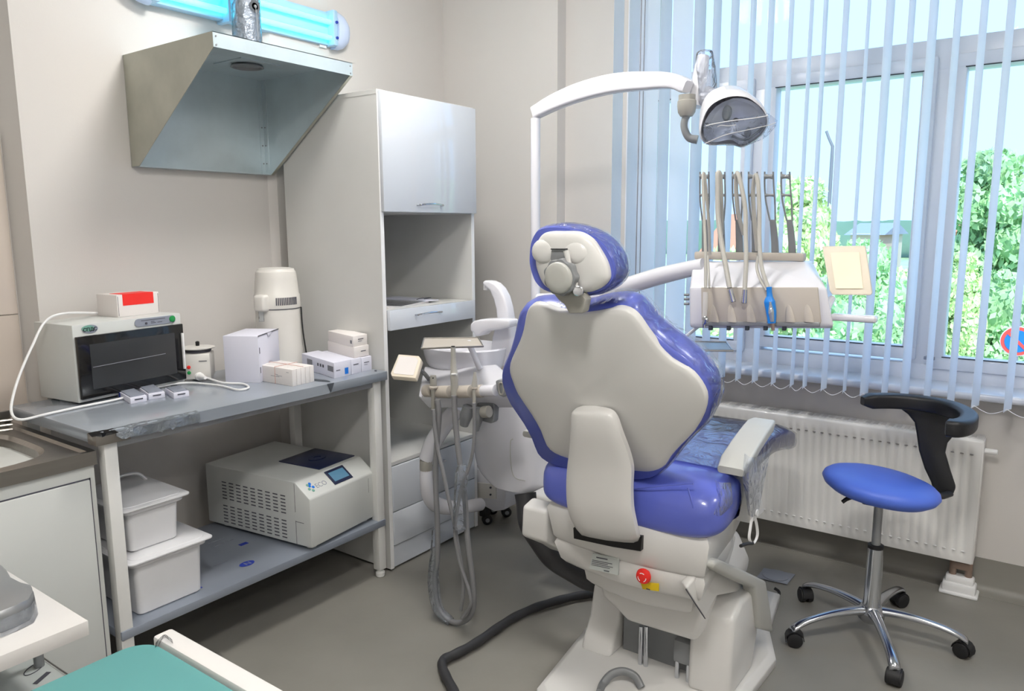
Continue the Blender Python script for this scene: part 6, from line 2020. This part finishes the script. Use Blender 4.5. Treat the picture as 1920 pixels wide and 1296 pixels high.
tree('green bush outside the narrow left pane', 1380, 480, 760, 18.0, 170, 'leaf1', 6000, .17, 27, 'bush', 'leafy_bush')
# far houses and tree line
def house(label, pxl, pxr, py_e, py_r, X, dep, wm_, rm):
    a, b = W(pxl, py_e, X=X), W(pxr, py_e, X=X)
    zr = W(pxl, py_r, X=X).z
    t = thing('far_house', label, 'house', (X, (a.y + b.y) / 2, GZ), 0, 'houses in the distance')
    y0, y1 = min(a.y, b.y), max(a.y, b.y)
    w = fin('wall', box(B(), X, X + dep, y0, y1, GZ, a.z), wm_, t, smooth=False)
    ov = .4
    fin('roof', prism([(X - ov, y0 - ov, a.z - .1), (X + dep + ov, y0 - ov, a.z - .1), (X + dep / 2, y0 - ov, zr)], (0, (y1 - y0) + 2 * ov, 0)), rm, t, smooth=False)
    for k in range(2):
        yy = y0 + (y1 - y0) * (.3 + .4 * k)
        fin('window', box(B(), X - .03, X, yy - .5, yy + .5, a.z - 2.2, a.z - 1.0), 'gasket', t, smooth=False)
    return t
house('distant house with pale orange roof behind the viewer panel side of the middle pane', 1595, 1650, 438, 418, 62, 10, 'housew', 'roofg')
house('distant pale house with orange roof beside the right mullion', 1765, 1800, 432, 410, 60, 9, 'roofo', 'roofo')
house('distant pinkish house glimpsed between the left hose arms', 1325, 1365, 470, 400, 48, 9, 'roofo', 'roofo')
rr = random.Random(31)
vs = []
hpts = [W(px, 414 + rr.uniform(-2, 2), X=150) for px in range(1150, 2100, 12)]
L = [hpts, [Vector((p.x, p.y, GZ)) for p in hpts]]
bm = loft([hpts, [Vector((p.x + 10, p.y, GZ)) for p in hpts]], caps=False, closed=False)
o = fin('far_tree_line', bm, 'far_haze', None)
o['kind'] = 'structure'
# street lamp
slp = W(1554, 395, X=24)
t = thing('street_lamp', 'thin grey street lamp with bent arm seen through the middle pane', 'street lamp', (24, slp.y, GZ))
tpz = W(1554, 275, X=24)
tpz.y = slp.y
fin('lamp_pole', tube([(24, slp.y, GZ), (24, slp.y, tpz.z - .4), (24, slp.y, tpz.z), (24, slp.y + .12, tpz.z + .25), (24, slp.y + .2, tpz.z + .45)], [.07, .05, .045, .04, .04], 8, smooth=False), 'greyprint', t)
# traffic sign
sg = W(1908, 640, X=14)
n_ = Vector((-cos(radians(10)), -sin(radians(8)), .1)).normalized()
t = thing('traffic_sign', 'round blue and red no-parking road sign outside at the right edge', 'road sign', (14, sg.y, GZ))
def disc(r, off, m_, name, par):
    u_ = Vector((0, 1, 0)); v_ = Vector((0, 0, 1))
    pts = [sg + Vector((off, 0, 0)) + u_ * r * cos(2 * pi * k / 40) + v_ * r * sin(2 * pi * k / 40) for k in range(40)]
    return fin(name, prism(pts, (.01, 0, 0)), m_, par, smooth=False)
fin('sign_post', cyl((14.03, sg.y, GZ), (14.03, sg.y, sg.z + .3), .03, 10), 'greyprint', t)
face = disc(.235, 0, 'signw', 'sign_face', t)
disc(.223, -.012, 'signr', 'red_ring', face)
disc(.172, -.024, 'signb', 'blue_field', face)
q = sg + Vector((-.036, 0, 0))
d1 = Vector((0, -1, -1)).normalized() * .175
d2 = Vector((0, -1, 1)).normalized() * .022
d1 = Vector((0, -1, -1)).normalized() * .175
fin('red_bar', prism([q - d1 - d2, q + d1 - d2, q + d1 + d2, q - d1 + d2], (.01, 0, 0)), 'signr', face, smooth=False)
